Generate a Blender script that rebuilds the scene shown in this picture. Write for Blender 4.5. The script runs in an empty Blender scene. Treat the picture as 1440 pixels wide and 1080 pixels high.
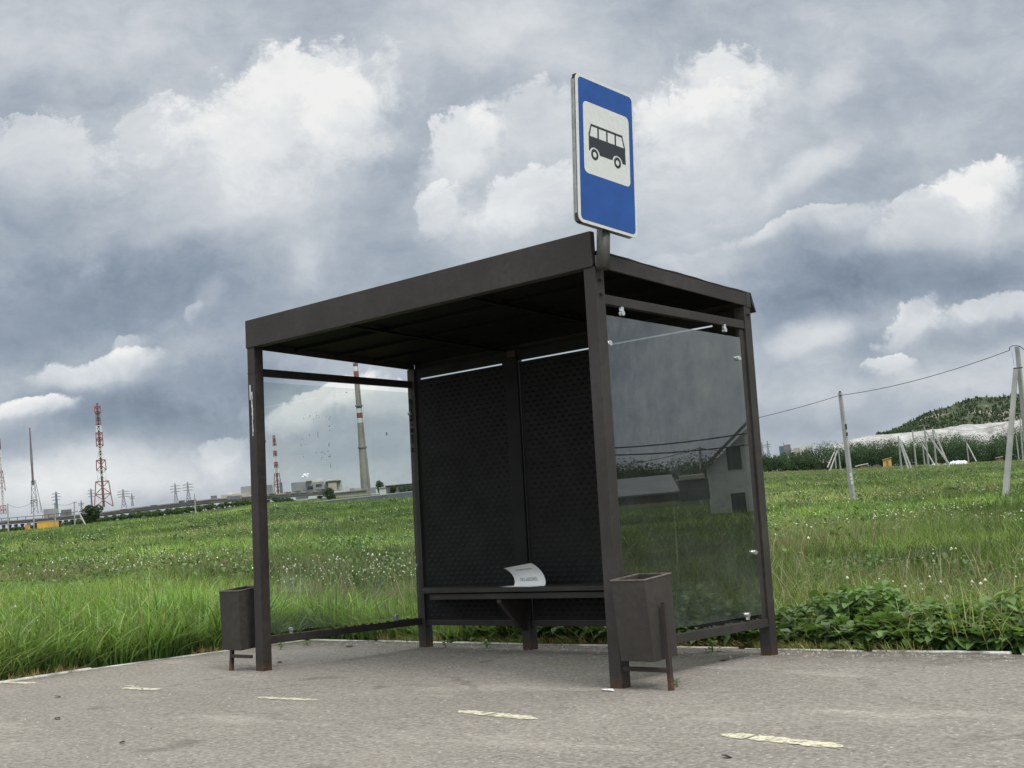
import bpy, math, random
import numpy as np
from mathutils import Matrix, Vector
random.seed(7); rng = np.random.default_rng(11)
scene = bpy.context.scene
COL = scene.collection
R = math.radians

# ------------------------------------------------------------------ camera model (fitted to the shelter)
CX, CY, CZ = 6.8229, -5.0746, 0.7904
YAW, PITCH, ROLL, FPX = 0.7146, 0.1266, -0.0557, 1700.55
W, D, S = 3.0474, 1.6094, 0.077          # shelter width, depth, post size
HF, HR = 2.2, 2.1521                     # underside of the roof, front and rear
Cc = np.array([CX, CY, CZ])
fw = np.array([-math.sin(YAW)*math.cos(PITCH), math.cos(YAW)*math.cos(PITCH), math.sin(PITCH)])
rt = np.array([math.cos(YAW), math.sin(YAW), 0.0]); up0 = np.cross(rt, fw)
r2 = math.cos(ROLL)*rt + math.sin(ROLL)*up0; u2 = -math.sin(ROLL)*rt + math.cos(ROLL)*up0
def ray(x, y): return fw + r2*(x-720)/FPX - u2*(y-540)/FPX
def at(x, y, d): return Cc + ray(x, y)*d
def on_plane(x, y, ax, v):
    d = ray(x, y); return Cc + d*((v-Cc[ax])/d[ax])
GX = W - 0.012                            # outer face of the right hand pane
TILT = R(3.3)                             # the lay-by is not level: far uprights follow this
UP = np.array([0, -math.sin(TILT), math.cos(TILT)])

cd = bpy.data.cameras.new('camera'); cam = bpy.data.objects.new('camera', cd); COL.objects.link(cam)
cam.matrix_world = Matrix(((r2[0], u2[0], -fw[0], CX), (r2[1], u2[1], -fw[1], CY), (r2[2], u2[2], -fw[2], CZ), (0, 0, 0, 1)))
cd.sensor_width = 36; cd.lens = FPX/1440*36; cd.clip_start = 0.05; cd.clip_end = 20000
scene.camera = cam

# ------------------------------------------------------------------ node helpers
class NT:
    def __init__(s, tree): s.t = tree; s.n = tree.nodes; s.l = tree.links
    def node(s, typ, **kw):
        n = s.n.new(typ)
        for k, v in kw.items(): setattr(n, k, v)
        return n
    def set(s, sock, v):
        if isinstance(v, bpy.types.NodeSocket): s.l.new(v, sock)
        elif v is not None:
            if hasattr(sock.default_value, '__len__') and not hasattr(v, '__len__'): v = (v,)*len(sock.default_value)
            if hasattr(sock.default_value, '__len__') and len(sock.default_value) == 4 and len(v) == 3: v = (*v, 1)
            sock.default_value = v
    def math(s, op, a, b=None, c=None, clamp=False):
        n = s.node('ShaderNodeMath', operation=op); n.use_clamp = clamp
        for i, v in enumerate((a, b, c)):
            if v is not None: s.set(n.inputs[i], v)
        return n.outputs[0]
    def vmath(s, op, a, b=None, c=None):
        n = s.node('ShaderNodeVectorMath', operation=op)
        for i, v in enumerate((a, b, c)):
            if v is not None: s.set(n.inputs[i], v)
        return n.outputs['Value'] if op in ('DOT_PRODUCT', 'LENGTH', 'DISTANCE') else n.outputs[0]
    def mr(s, v, a, b, c=0.0, d=1.0, smooth=False):
        n = s.node('ShaderNodeMapRange'); n.interpolation_type = 'SMOOTHSTEP' if smooth else 'LINEAR'
        for i, q in enumerate((v, a, b, c, d)): s.set(n.inputs[i], q)
        return n.outputs[0]
    def noise(s, vec, scale, detail=4, rough=0.55, dist=0.0, dim='3D', out='Fac'):
        n = s.node('ShaderNodeTexNoise'); n.noise_dimensions = dim
        if vec is not None: s.set(n.inputs['Vector'], vec)
        n.inputs['Scale'].default_value = scale; n.inputs['Detail'].default_value = detail
        n.inputs['Roughness'].default_value = rough; n.inputs['Distortion'].default_value = dist
        return n.outputs[0] if out == 'Fac' else n.outputs['Color']
    def ramp(s, fac, stops, interp='LINEAR'):
        n = s.node('ShaderNodeValToRGB'); s.set(n.inputs[0], fac); cr = n.color_ramp; cr.interpolation = interp
        while len(cr.elements) < len(stops): cr.elements.new(0.5)
        for e, (p, c) in zip(cr.elements, stops): e.position = p; e.color = (*c, 1) if len(c) == 3 else c
        return n.outputs[0]
    def mix(s, f, a, b, mode='MIX'):
        n = s.node('ShaderNodeMix', data_type='RGBA', blend_type=mode)
        s.set(n.inputs[0], f); s.set(n.inputs[6], a); s.set(n.inputs[7], b); return n.outputs[2]
    def coord(s, which='Object'):
        n = s.node('ShaderNodeTexCoord'); return n.outputs[which]
    def pos(s):
        n = s.node('ShaderNodeNewGeometry'); return n.outputs['Position']
    def sep(s, v):
        n = s.node('ShaderNodeSeparateXYZ'); s.set(n.inputs[0], v); return n.outputs

MATS = {}
def newmat(name):
    m = bpy.data.materials.new(name); m.use_nodes = True; t = NT(m.node_tree)
    t.n.clear(); out = t.node('ShaderNodeOutputMaterial'); MATS[name] = m
    return m, t, out
def principled(t, out, **kw):
    p = t.node('ShaderNodeBsdfPrincipled')
    for k, v in kw.items(): t.set(p.inputs[k], v)
    t.l.new(p.outputs[0], out.inputs[0]); return p
def bump(t, p, h, strength=0.3, dist=0.01):
    b = t.node('ShaderNodeBump'); b.inputs['Strength'].default_value = strength; b.inputs['Distance'].default_value = dist
    t.set(b.inputs['Height'], h); t.l.new(b.outputs[0], p.inputs['Normal'])
def simple(name, col, rough=0.7, var=0.25, scale=3.0, metal=0.0, bstr=0.0, col2=None, spec=0.5):
    m, t, out = newmat(name); c = t.pos()
    f = t.noise(c, scale, 5, 0.6)
    lo = tuple(v*(1-var) for v in col); hi = tuple(min(1, v*(1+var)) for v in (col2 or col))
    cc = t.ramp(f, [(0.3, lo), (0.7, hi)])
    p = principled(t, out, **{'Base Color': cc, 'Roughness': rough, 'Metallic': metal, 'Specular IOR Level': spec})
    if bstr: bump(t, p, t.noise(c, scale*6, 4), bstr, 0.01)
    return m

# painted dark brown steel with dust, faint streaks, brush marks and rust at the feet
def steel(name, base, rough=0.55, rust=0.5):
    m, t, out = newmat(name); c = t.pos(); x, y, z = t.sep(c)
    n1 = t.noise(c, 2.2, 6, 0.6); n2 = t.noise(c, 28, 5, 0.65)
    st = t.noise(t.vmath('MULTIPLY', c, (25, 25, 3.5)), 1.0, 4, 0.6)
    f = t.math('ADD', t.math('MULTIPLY', n1, 0.5), t.math('ADD', t.math('MULTIPLY', n2, 0.40), t.math('MULTIPLY', st, 0.10)))
    cc = t.ramp(f, [(0.36, tuple(v*0.72 for v in base)), (0.5, base), (0.66, tuple(v*1.45+0.004 for v in base))])
    foot = t.mr(t.math('ADD', z, t.math('MULTIPLY', n2, -0.16)), -0.075, 0.0, .8, 0, True)
    spots = t.mr(t.noise(c, 9, 6, 0.7), 0.66, 0.72, 0, rust, True)
    chip = t.math('MULTIPLY', t.mr(t.noise(c, 34, 5, .72), .69, .72, 0, 1), t.mr(n1, .48, .6, 0, .7))
    cc = t.mix(chip, cc, (.15, .13, .115))
    rf = t.math('MULTIPLY', t.math('MAXIMUM', foot, t.math('MULTIPLY', spots, 0.5)), rust, clamp=True)
    rc = t.ramp(t.noise(c, 60, 4), [(0.3, (0.06, 0.03, 0.018)), (0.7, (0.16, 0.075, 0.035))])
    cc = t.mix(rf, cc, rc)
    p = principled(t, out, **{'Base Color': cc, 'Roughness': t.mr(n2, 0.3, 0.7, rough-0.1, rough+0.15), 'Specular IOR Level': 0.35})
    bump(t, p, t.math('ADD', n2, t.math('MULTIPLY', n1, 5.0)), 0.3, 0.004)
    return m
M_STEEL = steel('brown_painted_steel', (0.037, 0.0325, 0.029))
M_BIN = steel('bin_steel', (0.044, 0.038, 0.033), 0.6, 0.6)
M_STAKE = steel('rusty_steel', (0.04, 0.03, 0.025), 0.7, 1.0)
M_RIM = simple('lit_rim', (.17, .145, .12), .6, .4, 25)  # paler than the bin: light on its rim put into the colour
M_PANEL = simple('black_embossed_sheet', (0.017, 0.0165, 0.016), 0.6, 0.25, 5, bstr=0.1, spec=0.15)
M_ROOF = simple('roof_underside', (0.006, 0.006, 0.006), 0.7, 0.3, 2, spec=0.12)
M_FELT = simple('roofing_felt', (0.03, 0.03, 0.03), 0.9, 0.3, 20, bstr=0.4)
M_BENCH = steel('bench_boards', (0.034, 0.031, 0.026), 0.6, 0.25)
M_CHROME = simple('bright_metal', (0.75, 0.75, 0.74), 0.25, 0.1, 30, metal=0.85)
M_GALV = simple('galvanised_steel', (0.34, 0.35, 0.34), 0.5, 0.2, 25, metal=0.3)
M_POLE = steel('grey_pole_paint', (0.075, 0.075, 0.068), 0.5, 0.15)
M_SIGNBLUE = simple('sign_blue', (0.010, 0.070, 0.285), 0.32, 0.14, 9)
M_SIGNWHITE = simple('sign_white', (0.62, 0.63, 0.61), 0.4, 0.06, 40)
M_SIGNBLACK = simple('sign_black', (0.022, 0.025, 0.032), 0.4, 0.1, 20)
M_PAPER = simple('paper', (0.80, 0.80, 0.79), 0.85, 0.03, 30)
M_INK = simple('ink', (0.05, 0.05, 0.06), 0.8, 0.1, 30)
M_SCRAPE = simple('bare_primer', (0.62, 0.62, 0.60), 0.7, 0.1, 60)
M_CONC = simple('pole_concrete', (0.36, 0.36, 0.34), 0.85, 0.16, 1.5, bstr=0.2)
M_WIRE = simple('wire', (0.03, 0.03, 0.035), 0.6, 0.1, 3)
M_SEAL = simple('torn_sealant', (0.03, 0.036, 0.022), 0.9, 0.4, 40)

# glass: clear pane with a Schlick mirror and a little dust
def glass(name, tint, r0, dust, dustcol, streak):
    m, t, out = newmat(name); c = t.pos()
    g = t.node('ShaderNodeNewGeometry')
    cosv = t.math('ABSOLUTE', t.vmath('DOT_PRODUCT', g.outputs['Incoming'], g.outputs['Normal']))
    F = t.math('ADD', r0, t.math('MULTIPLY', 1-r0, t.math('POWER', t.math('SUBTRACT', 1.0, cosv, clamp=True), 5.0)))
    tr = t.node('ShaderNodeBsdfTransparent'); t.set(tr.inputs[0], tint)
    gl = t.node('ShaderNodeBsdfGlossy'); gl.inputs['Roughness'].default_value = 0.004; t.set(gl.inputs[0], (1, 1, 1))
    df = t.node('ShaderNodeBsdfDiffuse'); t.set(df.inputs[0], dustcol)
    m1 = t.node('ShaderNodeMixShader'); t.set(m1.inputs[0], F); t.l.new(tr.outputs[0], m1.inputs[1]); t.l.new(gl.outputs[0], m1.inputs[2])
    z = t.sep(c)[2]
    cl = t.mr(t.noise(c, 3.0, 5, 0.6), 0.35, 0.75, 0.35, 1.5)
    st = t.mr(t.noise(t.vmath('MULTIPLY', c, (22, 22, 0.5)), 1.0, 5, 0.7), 0.60, 0.74, 0, streak, True)
    low = t.mr(z, 0.2, 0.9, 1.3, 0.6, True)
    amt = t.math('MULTIPLY', t.math('ADD', t.math('MULTIPLY', cl, dust), t.math('MULTIPLY', st, dust)), low, clamp=True)
    m2 = t.node('ShaderNodeMixShader'); t.set(m2.inputs[0], amt); t.l.new(m1.outputs[0], m2.inputs[1]); t.l.new(df.outputs[0], m2.inputs[2])
    t.l.new(m2.outputs[0], out.inputs[0]); return m
M_GLASSL = glass('clear_glass', (0.93, 0.955, 0.945), 0.04, 0.040, (0.50, 0.58, 0.54), 2.2)
M_GLASSR = glass('dusty_tinted_glass', (0.56, 0.60, 0.58), 0.15, 0.055, (0.40, 0.45, 0.43), 3.6)
M_GLUE = simple('glue_marks', (0.36, 0.41, 0.39), 0.9, 0.3, 40)

# foliage driven by the colour of each blade
def foliage(name, transl=0.35, rough=0.6, spec=0.25):
    m, t, out = newmat(name); a = t.node('ShaderNodeAttribute'); a.attribute_name = 'Col'
    p = t.node('ShaderNodeBsdfPrincipled'); t.set(p.inputs['Base Color'], a.outputs['Color']); p.inputs['Roughness'].default_value = rough
    p.inputs['Specular IOR Level'].default_value = spec
    tl = t.node('ShaderNodeBsdfTranslucent'); t.set(tl.inputs[0], t.mix(1.0, a.outputs['Color'], (1.15, 1.2, 0.6), 'MULTIPLY'))
    mx = t.node('ShaderNodeMixShader'); mx.inputs[0].default_value = transl
    t.l.new(p.outputs[0], mx.inputs[1]); t.l.new(tl.outputs[0], mx.inputs[2]); t.l.new(mx.outputs[0], out.inputs[0])
    return m
M_LEAF = foliage('leaf', 0.35, 0.45, 0.45); M_TREE = foliage('tree_leaf', 0.2, 0.8, 0.1)
M_BARK = simple('bark', (0.06, 0.05, 0.04), 0.9, 0.3, 2)

# ------------------------------------------------------------------ mesh builders
class MB:
    def __init__(s): s.v = []; s.f = []
    def add(s, vs, fs):
        o = len(s.v); s.v += [tuple(map(float, v)) for v in vs]; s.f += [tuple(i+o for i in f) for f in fs]; return s
    def box(s, x0, x1, y0, y1, z0, z1):
        return s.hexa([(x0, y0, z0), (x1, y0, z0), (x1, y1, z0), (x0, y1, z0), (x0, y0, z1), (x1, y0, z1), (x1, y1, z1), (x0, y1, z1)])
    def hexa(s, p): return s.add(p, [(3, 2, 1, 0), (4, 5, 6, 7), (0, 1, 5, 4), (1, 2, 6, 5), (2, 3, 7, 6), (3, 0, 4, 7)])
    def bar(s, a, b, w, h=None, w2=None, h2=None):
        a = Vector(a); b = Vector(b); d = (b-a).normalized(); h = h or w; w2 = w2 or w; h2 = h2 or (h if w2 == w else w2)
        q = Vector((0, 0, 1)) if abs(d.z) < 0.9 else Vector((1, 0, 0)); s1 = d.cross(q).normalized(); s2 = s1.cross(d)
        P = [a + s1*sx*w/2 + s2*sy*h/2 for sx, sy in ((-1, -1), (1, -1), (1, 1), (-1, 1))] + \
            [b + s1*sx*w2/2 + s2*sy*h2/2 for sx, sy in ((-1, -1), (1, -1), (1, 1), (-1, 1))]
        return s.hexa(P)
    def cyl(s, a, b, r0, r1=None, n=12, caps=True):
        a = Vector(a); b = Vector(b); d = (b-a).normalized(); r1 = r0 if r1 is None else r1
        q = Vector((0, 0, 1)) if abs(d.z) < 0.9 else Vector((1, 0, 0)); s1 = d.cross(q).normalized(); s2 = d.cross(s1)
        P = []
        for c, r in ((a, r0), (b, r1)):
            for k in range(n):
                an = 2*math.pi*k/n; P.append(c + s1*math.cos(an)*r + s2*math.sin(an)*r)
        F = [(k, (k+1) % n, n+(k+1) % n, n+k) for k in range(n)]
        if caps: F += [tuple(range(n-1, -1, -1)), tuple(range(n, 2*n))]
        return s.add(P, F)
    def tube(s, pts, r, n=6):
        for i in range(len(pts)-1): s.cyl(pts[i], pts[i+1], r, r, n, True)
        return s
    def prism(s, poly, org, ux, uy, un, th):     # polygon in (ux,uy) at org, extruded th along un
        org, ux, uy, un = map(Vector, (org, ux, uy, un)); n = len(poly)
        P = [org + ux*x + uy*y for x, y in poly] + [org + ux*x + uy*y + un*th for x, y in poly]
        return s.add(P, [tuple(range(n-1, -1, -1)), tuple(range(n, 2*n))] + [(k, (k+1) % n, n+(k+1) % n, n+k) for k in range(n)])
    def build(s, name, mat, parent=None, origin=(0, 0, 0), bevel=0, smooth=False, mats=None):
        me = bpy.data.meshes.new(name); ox, oy, oz = origin
        me.from_pydata([(x-ox, y-oy, z-oz) for x, y, z in s.v], [], s.f); me.materials.append(mat)
        o = bpy.data.objects.new(name, me); COL.objects.link(o)
        import bmesh
        bm = bmesh.new(); bm.from_mesh(me); bmesh.ops.recalc_face_normals(bm, faces=bm.faces); bm.to_mesh(me); bm.free()
        if smooth:
            for p in me.polygons: p.use_smooth = True
        if bevel:
            b = o.modifiers.new('bevel', 'BEVEL'); b.width = bevel; b.segments = 2; b.limit_method = 'ANGLE'; b.angle_limit = R(40)
        if parent is not None: o.parent = parent
        elif origin != (0, 0, 0): o.location = origin
        return o
def tag(o, label=None, cat=None, group=None, kind=None):
    if label: o['label'] = label
    if cat: o['category'] = cat
    if group: o['group'] = group
    if kind: o['kind'] = kind
    return o
def empty(name, loc, mat=None):
    o = bpy.data.objects.new(name, None); COL.objects.link(o); o.empty_display_size = 0.2
    o.location = loc
    if mat is not None: o.matrix_world = mat
    return o
def npmesh(name, V, Q, mat, col=None, tri=False, smooth=False):
    k = 3 if tri else 4
    me = bpy.data.meshes.new(name); V = np.ascontiguousarray(V, dtype=np.float32); Q = np.ascontiguousarray(Q, dtype=np.int32)
    me.vertices.add(len(V)); me.vertices.foreach_set('co', V.ravel())
    me.loops.add(Q.size); me.loops.foreach_set('vertex_index', Q.ravel())
    me.polygons.add(len(Q)); me.polygons.foreach_set('loop_start', np.arange(len(Q), dtype=np.int32)*k)
    if smooth: me.polygons.foreach_set('use_smooth', np.ones(len(Q), dtype=bool))
    me.update(calc_edges=True)
    if col is not None:
        a = me.color_attributes.new('Col', 'FLOAT_COLOR', 'POINT')
        c = np.ones((len(V), 4), dtype=np.float32); c[:, :3] = col; a.data.foreach_set('color', c.ravel())
    me.materials.append(mat); o = bpy.data.objects.new(name, me); COL.objects.link(o); return o

# ------------------------------------------------------------------ value noise (numpy)
_perm = rng.random((256, 256))
def vnoise(x, y):
    xi = np.floor(x).astype(int); yi = np.floor(y).astype(int); fx = x-xi; fy = y-yi
    fx = fx*fx*(3-2*fx); fy = fy*fy*(3-2*fy)
    g = lambda a, b: _perm[a & 255, b & 255]
    return (g(xi, yi)*(1-fx)+g(xi+1, yi)*fx)*(1-fy) + (g(xi, yi+1)*(1-fx)+g(xi+1, yi+1)*fx)*fy
def fbm(x, y, o=4):
    s = 0; a = 0.5; n = 0
    for k in range(o): s = s + a*vnoise(x*2**k+17*k, y*2**k+31*k); n += a; a *= 0.5
    return s/n

# ------------------------------------------------------------------ terrain
_AZ = np.array([-180, -95, -82, -75, -64, -55.7, -53, -46.5, -38, -29.5, -18.4, 0, 30, 45, 55, 65, 75, 180.])
_ED = np.array([0, 0, 0, 26, 44, 57, 65, 69, 69, 69, 63, 63, 66, 48, 28, 5, 0, 0.])
_LR = np.log(np.array([9.5, 12, 20, 40, 83, 150, 300, 1500, 3000, 9000.]))
_TH = np.array([0, 5, 19, 27, 38, 64, 82, 81, 80.5, 80.])
def height(x, y):
    x = np.asarray(x, float); y = np.asarray(y, float)
    r = np.hypot(x-CX, y-CY)+1e-6; az = np.degrees(np.arctan2(x-CX, y-CY))
    z = r*np.interp(np.log(r), _LR, _TH)/FPX*np.interp(az, _AZ, _ED)/77
    amp = np.clip((r-11)/25, 0, 1)*(0.10+0.25*np.clip((r-60)/200, 0, 1))
    return z + amp*(fbm(x*0.13, y*0.13, 4)-0.5)*2*np.clip(np.interp(az, _AZ, _ED)/60, 0, 1) - 0.04
def kerb_x(y): return np.interp(y, [-1.15, -0.28, 0.67, 1.86], [-1.40, -1.60, -1.66, -1.72])
def on_pad(x, y): return ((x > kerb_x(y)-0.10) & (y < 1.94) & (y > -9.1)) | ((y < -1.15) & (y > -9.1))
def hit(px, py, dmax=2500):
    for d in np.geomspace(6, dmax, 3000):
        p = at(px, py, d)
        if p[2] <= height(p[0], p[1]): return d
    return dmax
rr = np.r_[0.3, 2, 4, 6, 7, np.arange(8, 22, 0.75), np.geomspace(22, 8000, 90)]
aa = np.radians(np.r_[np.arange(-180, -80, 6), np.arange(-80, 55, 0.75), np.arange(55, 180, 6)])
A, Rr = np.meshgrid(aa, rr); gx = CX+Rr*np.sin(A); gy = CY+Rr*np.cos(A); gz = height(gx, gy)
V = np.stack([gx, gy, gz], -1).reshape(-1, 3); na, nr = len(aa), len(rr)
i, j = np.meshgrid(np.arange(nr-1), np.arange(na), indexing='ij')
Q = np.stack([i*na+j, i*na+(j+1) % na, (i+1)*na+(j+1) % na, (i+1)*na+j], -1).reshape(-1, 4)
Q = Q[:, ::-1]
m, t, out = newmat('meadow_soil'); c = t.pos()
f1 = t.noise(c, 0.09, 5, 0.6); f2 = t.noise(c, 0.9, 6, 0.65); f3 = t.noise(c, 9, 4, 0.7)
g = t.ramp(f2, [(0.3, (0.035, 0.06, 0.016)), (0.5, (0.06, 0.095, 0.026)), (0.7, (0.10, 0.125, 0.045))])
g = t.mix(t.mr(f1, 0.5, 0.68, 0, 0.5, True), g, (0.15, 0.14, 0.075))
g = t.mix(t.mr(f3, 0.35, 0.7, 0, 0.6), g, (0.03, 0.045, 0.014))
p = principled(t, out, **{'Base Color': g, 'Roughness': 1.0, 'Specular IOR Level': 0.1}); bump(t, p, t.math('ADD', f2, f3), 0.8, 0.1)
tag(npmesh('ground', V, Q, m, smooth=True), 'green meadow ground rising gently behind the bus shelter', 'ground', kind='structure')

# asphalt: one sheet for the road and the bus lay-by
m, t, out = newmat('old_asphalt'); c = t.pos()
vor = t.node('ShaderNodeTexVoronoi'); vor.inputs['Scale'].default_value = 55; t.set(vor.inputs['Vector'], c)
n1 = t.noise(c, 0.8, 6, 0.62); n2 = t.noise(c, 45, 4, 0.7); n3 = t.noise(c, 6, 6, 0.7); n4 = t.noise(c, 160, 3, 0.7)
dr = t.noise(t.vmath('MULTIPLY', c, (0.35, 3.0, 1)), 1.0, 5, 0.6)
b = t.ramp(n1, [(0.3, (0.175, 0.159, 0.141)), (0.55, (0.25, 0.228, 0.203)), (0.75, (0.34, 0.312, 0.278))])
b = t.mix(t.mr(dr, 0.42, 0.70, 0, 0.5), b, (0.20, 0.186, 0.167))
b = t.mix(t.mr(n3, 0.52, 0.75, 0, 0.6), b, (0.17, 0.157, 0.14))
b = t.mix(t.math('MULTIPLY', t.mr(n2, 0.35, 0.65, 0, 1), 0.8), b, t.mix(n4, (0.10, 0.093, 0.083), (0.58, 0.535, 0.475)))
b = t.mix(t.mr(n4, 0.40, 0.66, 0, 0.35), b, (0.10, 0.095, 0.088))
wn = t.node('ShaderNodeSeparateColor'); t.l.new(vor.outputs['Color'], wn.inputs[0])
chip = t.math('MULTIPLY', t.math('GREATER_THAN', wn.outputs[0], 0.955), t.math('LESS_THAN', vor.outputs['Distance'], 0.32))
b = t.mix(t.math('MULTIPLY', chip, 0.75), b, (0.52, 0.50, 0.46))
st_ = t.mr(t.noise(c, 1.7, 5, .6), .60, .70, 0, .55, True); b = t.mix(st_, b, (.11, .102, .092))
lt_ = t.mr(t.noise(t.vmath('MULTIPLY', c, (.55, 1.6, 1)), 1.1, 4, .6), .56, .68, 0, .45, True); b = t.mix(lt_, b, (.40, .37, .325))
n5 = t.noise(c, 15, 5, 0.68); n6 = t.noise(c, 42, 3, 0.65); yy = t.sep(c)[1]
gsum = t.math('ADD', t.math('MULTIPLY', n5, .30), t.math('ADD', t.math('MULTIPLY', n6, .45), t.math('MULTIPLY', n2, .25)))
b = t.mix(1.0, b, t.ramp(gsum, [(.36, (.56, .55, .54)), (.46, (.88, .877, .872)), (.54, (1.10, 1.10, 1.09)), (.64, (1.5, 1.49, 1.45))]), 'MULTIPLY')
dirt = t.math('MULTIPLY', t.mr(t.math('ADD', yy, t.math('MULTIPLY', n3, .9)), 1.55, 2.15, 0, 1, True), t.mr(n5, .40, .55, .15, .85))
b = t.mix(dirt, b, (.095, .083, .066))
crk = t.node('ShaderNodeTexVoronoi', feature='DISTANCE_TO_EDGE'); crk.inputs['Scale'].default_value = .55
t.set(crk.inputs['Vector'], t.vmath('ADD', c, t.vmath('MULTIPLY', t.noise(c, 2.2, 5, .65, out='Color'), (.55, .55, 0))))
b = t.mix(t.math('MULTIPLY', t.mr(crk.outputs['Distance'], .004, .010, .35, 0), t.mr(n1, .45, .6, 0, 1)), b, (.06, .055, .05))
p = principled(t, out, **{'Base Color': b, 'Roughness': 0.93, 'Specular IOR Level': 0.2})
bump(t, p, t.math('ADD', t.math('MULTIPLY', n6, 0.8), t.math('ADD', n2, t.math('MULTIPLY', n3, 1.0))), 0.8, 0.012)
M_ASPH = m
xs = np.unique(np.r_[np.arange(-60, -2, 4), np.arange(-2, 8, 0.12), np.arange(8, 90, 4)])
ys = np.unique(np.r_[-9.0, -7, -5, np.arange(-4, 1.87, 0.12), 1.85])
def asph_z(x, y): return 0.006*(fbm(x*0.9, y*0.9, 4)-0.5)*np.clip((1.9-y)/0.3, 0, 1)
Xg, Yg = np.meshgrid(xs, ys)
left = Yg > -1.15
Xp = np.where(left & (Xg < kerb_x(Yg)), kerb_x(Yg), Xg)
V = np.stack([Xp, Yg, asph_z(Xp, Yg)], -1).reshape(-1, 3); nx, ny = len(xs), len(ys)
i, j = np.meshgrid(np.arange(ny-1), np.arange(nx-1), indexing='ij')
Q = np.stack([i*nx+j, i*nx+j+1, (i+1)*nx+j+1, (i+1)*nx+j], -1).reshape(-1, 4)
ar = np.abs((V[Q[:, 1], 0]-V[Q[:, 0], 0])*(V[Q[:, 3], 1]-V[Q[:, 0], 1])) + np.abs((V[Q[:, 2], 0]-V[Q[:, 3], 0])); Q = Q[ar > 1e-5]
tag(npmesh('road', V, Q, m, smooth=True), 'worn grey asphalt of the road and bus lay-by', 'road', kind='structure')

# kerb: white-grey concrete edging, laid flush, uneven top
m, t, out = newmat('kerb_concrete'); c = t.pos()
b = t.ramp(t.noise(c, 7, 6, 0.7), [(0.30, (0.20, 0.19, 0.17)), (0.42, (0.55, 0.54, 0.50)), (0.6, (0.74, 0.73, 0.70))])
b = t.mix(t.mr(t.noise(c, 1.3, 5, 0.7), 00.50, 0.60, 0, 0.9, True), b, (0.17, 0.16, 0.14))
p = principled(t, out, **{'Base Color': b, 'Roughness': 0.9}); bump(t, p, t.noise(c, 40, 4), 0.5, 0.01)
k = MB()
def kerb_run(pts):
    for a, b_ in zip(pts[:-1], pts[1:]):
        n = max(1, int(round(math.dist(a, b_)/0.9)))
        for q in range(n):
            f0, f1_ = q/n+0.002, (q+1)/n-0.002
            p0 = [a[0]+(b_[0]-a[0])*f0, a[1]+(b_[1]-a[1])*f0]; p1 = [a[0]+(b_[0]-a[0])*f1_, a[1]+(b_[1]-a[1])*f1_]
            k.bar((*p0, -0.073+random.uniform(-.006, .005)), (*p1, -0.073+random.uniform(-.006, .005)), 0.055, 0.16)
kerb_run([(-1.76, 1.89), (14.0, 1.92), (60, 1.95)]); kerb_run([(-1.77, 1.845), (-1.70, 0.67), (-1.64, -0.28), (-1.44, -1.15)])
tag(k.build('kerb', m, bevel=0.008), 'pale concrete kerb edging along the back of the lay-by', 'kerb', kind='structure')

# worn yellow-white dashes
m, t, out = newmat('worn_marking'); c = t.pos()
b = t.ramp(t.noise(c, 30, 5, 0.7), [(0.3, (0.48, 0.45, 0.33)), (0.6, (0.63, 0.60, 0.45))])
b = t.mix(t.mr(t.noise(c, 14, 6, 0.75), 0.56, 0.62, 0, 0.9), b, (0.25, 0.235, 0.2))
p = principled(t, out, **{'Base Color': b, 'Roughness': 0.85})
hole = t.mr(t.math('ADD', t.math('MULTIPLY', t.noise(c, 22, 6, .75), .65), t.math('MULTIPLY', t.noise(c, 75, 3, .7), .35)), .51, .60, 0, 1)
tp_ = t.node('ShaderNodeBsdfTransparent'); mxs = t.node('ShaderNodeMixShader'); t.set(mxs.inputs[0], t.math('MULTIPLY', hole, .9)); t.l.new(p.outputs[0], mxs.inputs[1]); t.l.new(tp_.outputs[0], mxs.inputs[2]); t.l.new(mxs.outputs[0], out.inputs[0])
def dash(x0, x1, y0, y1, w, name='road_marking', frag=None):
    n = 26; top = []; bot = []
    for q in range(n+1):
        f = q/n; x = x0+(x1-x0)*f; y = y0+(y1-y0)*f
        e = min(1, min(f, 1-f)*7+0.25)
        top.append((x+random.uniform(-.006, .006), y+w/2*e+random.uniform(-.012, .008))); bot.append((x+random.uniform(-.006, .006), y-w/2*e+random.uniform(-.008, .012)))
    v = [(x, y, float(asph_z(np.array(x), np.array(y)))+0.003) for x, y in top+bot]
    fs = [(q+n+1, q+n+2, q+1, q) for q in range(n) if not (frag and q in frag)]
    mb = MB(); mb.add(v, fs); o = mb.build(name, m)
    return tag(o, 'worn cream paint dash on the asphalt edge line', 'road marking', 'worn edge line dashes', 'structure')
dash(-1.62, -1.10, -1.06, -0.975, 0.075); dash(-0.12, 0.25, -0.92, -0.90, 0.075); dash(-0.22, -0.06, -0.84, -0.85, 0.03)
dash(1.24, 1.71, -0.915, -0.885, 0.06); dash(2.755, 3.29, -0.90, -0.958, 0.085, frag=(11,)); dash(4.25, 4.78, -0.99, -1.06, 0.095, frag=(6,))

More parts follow.
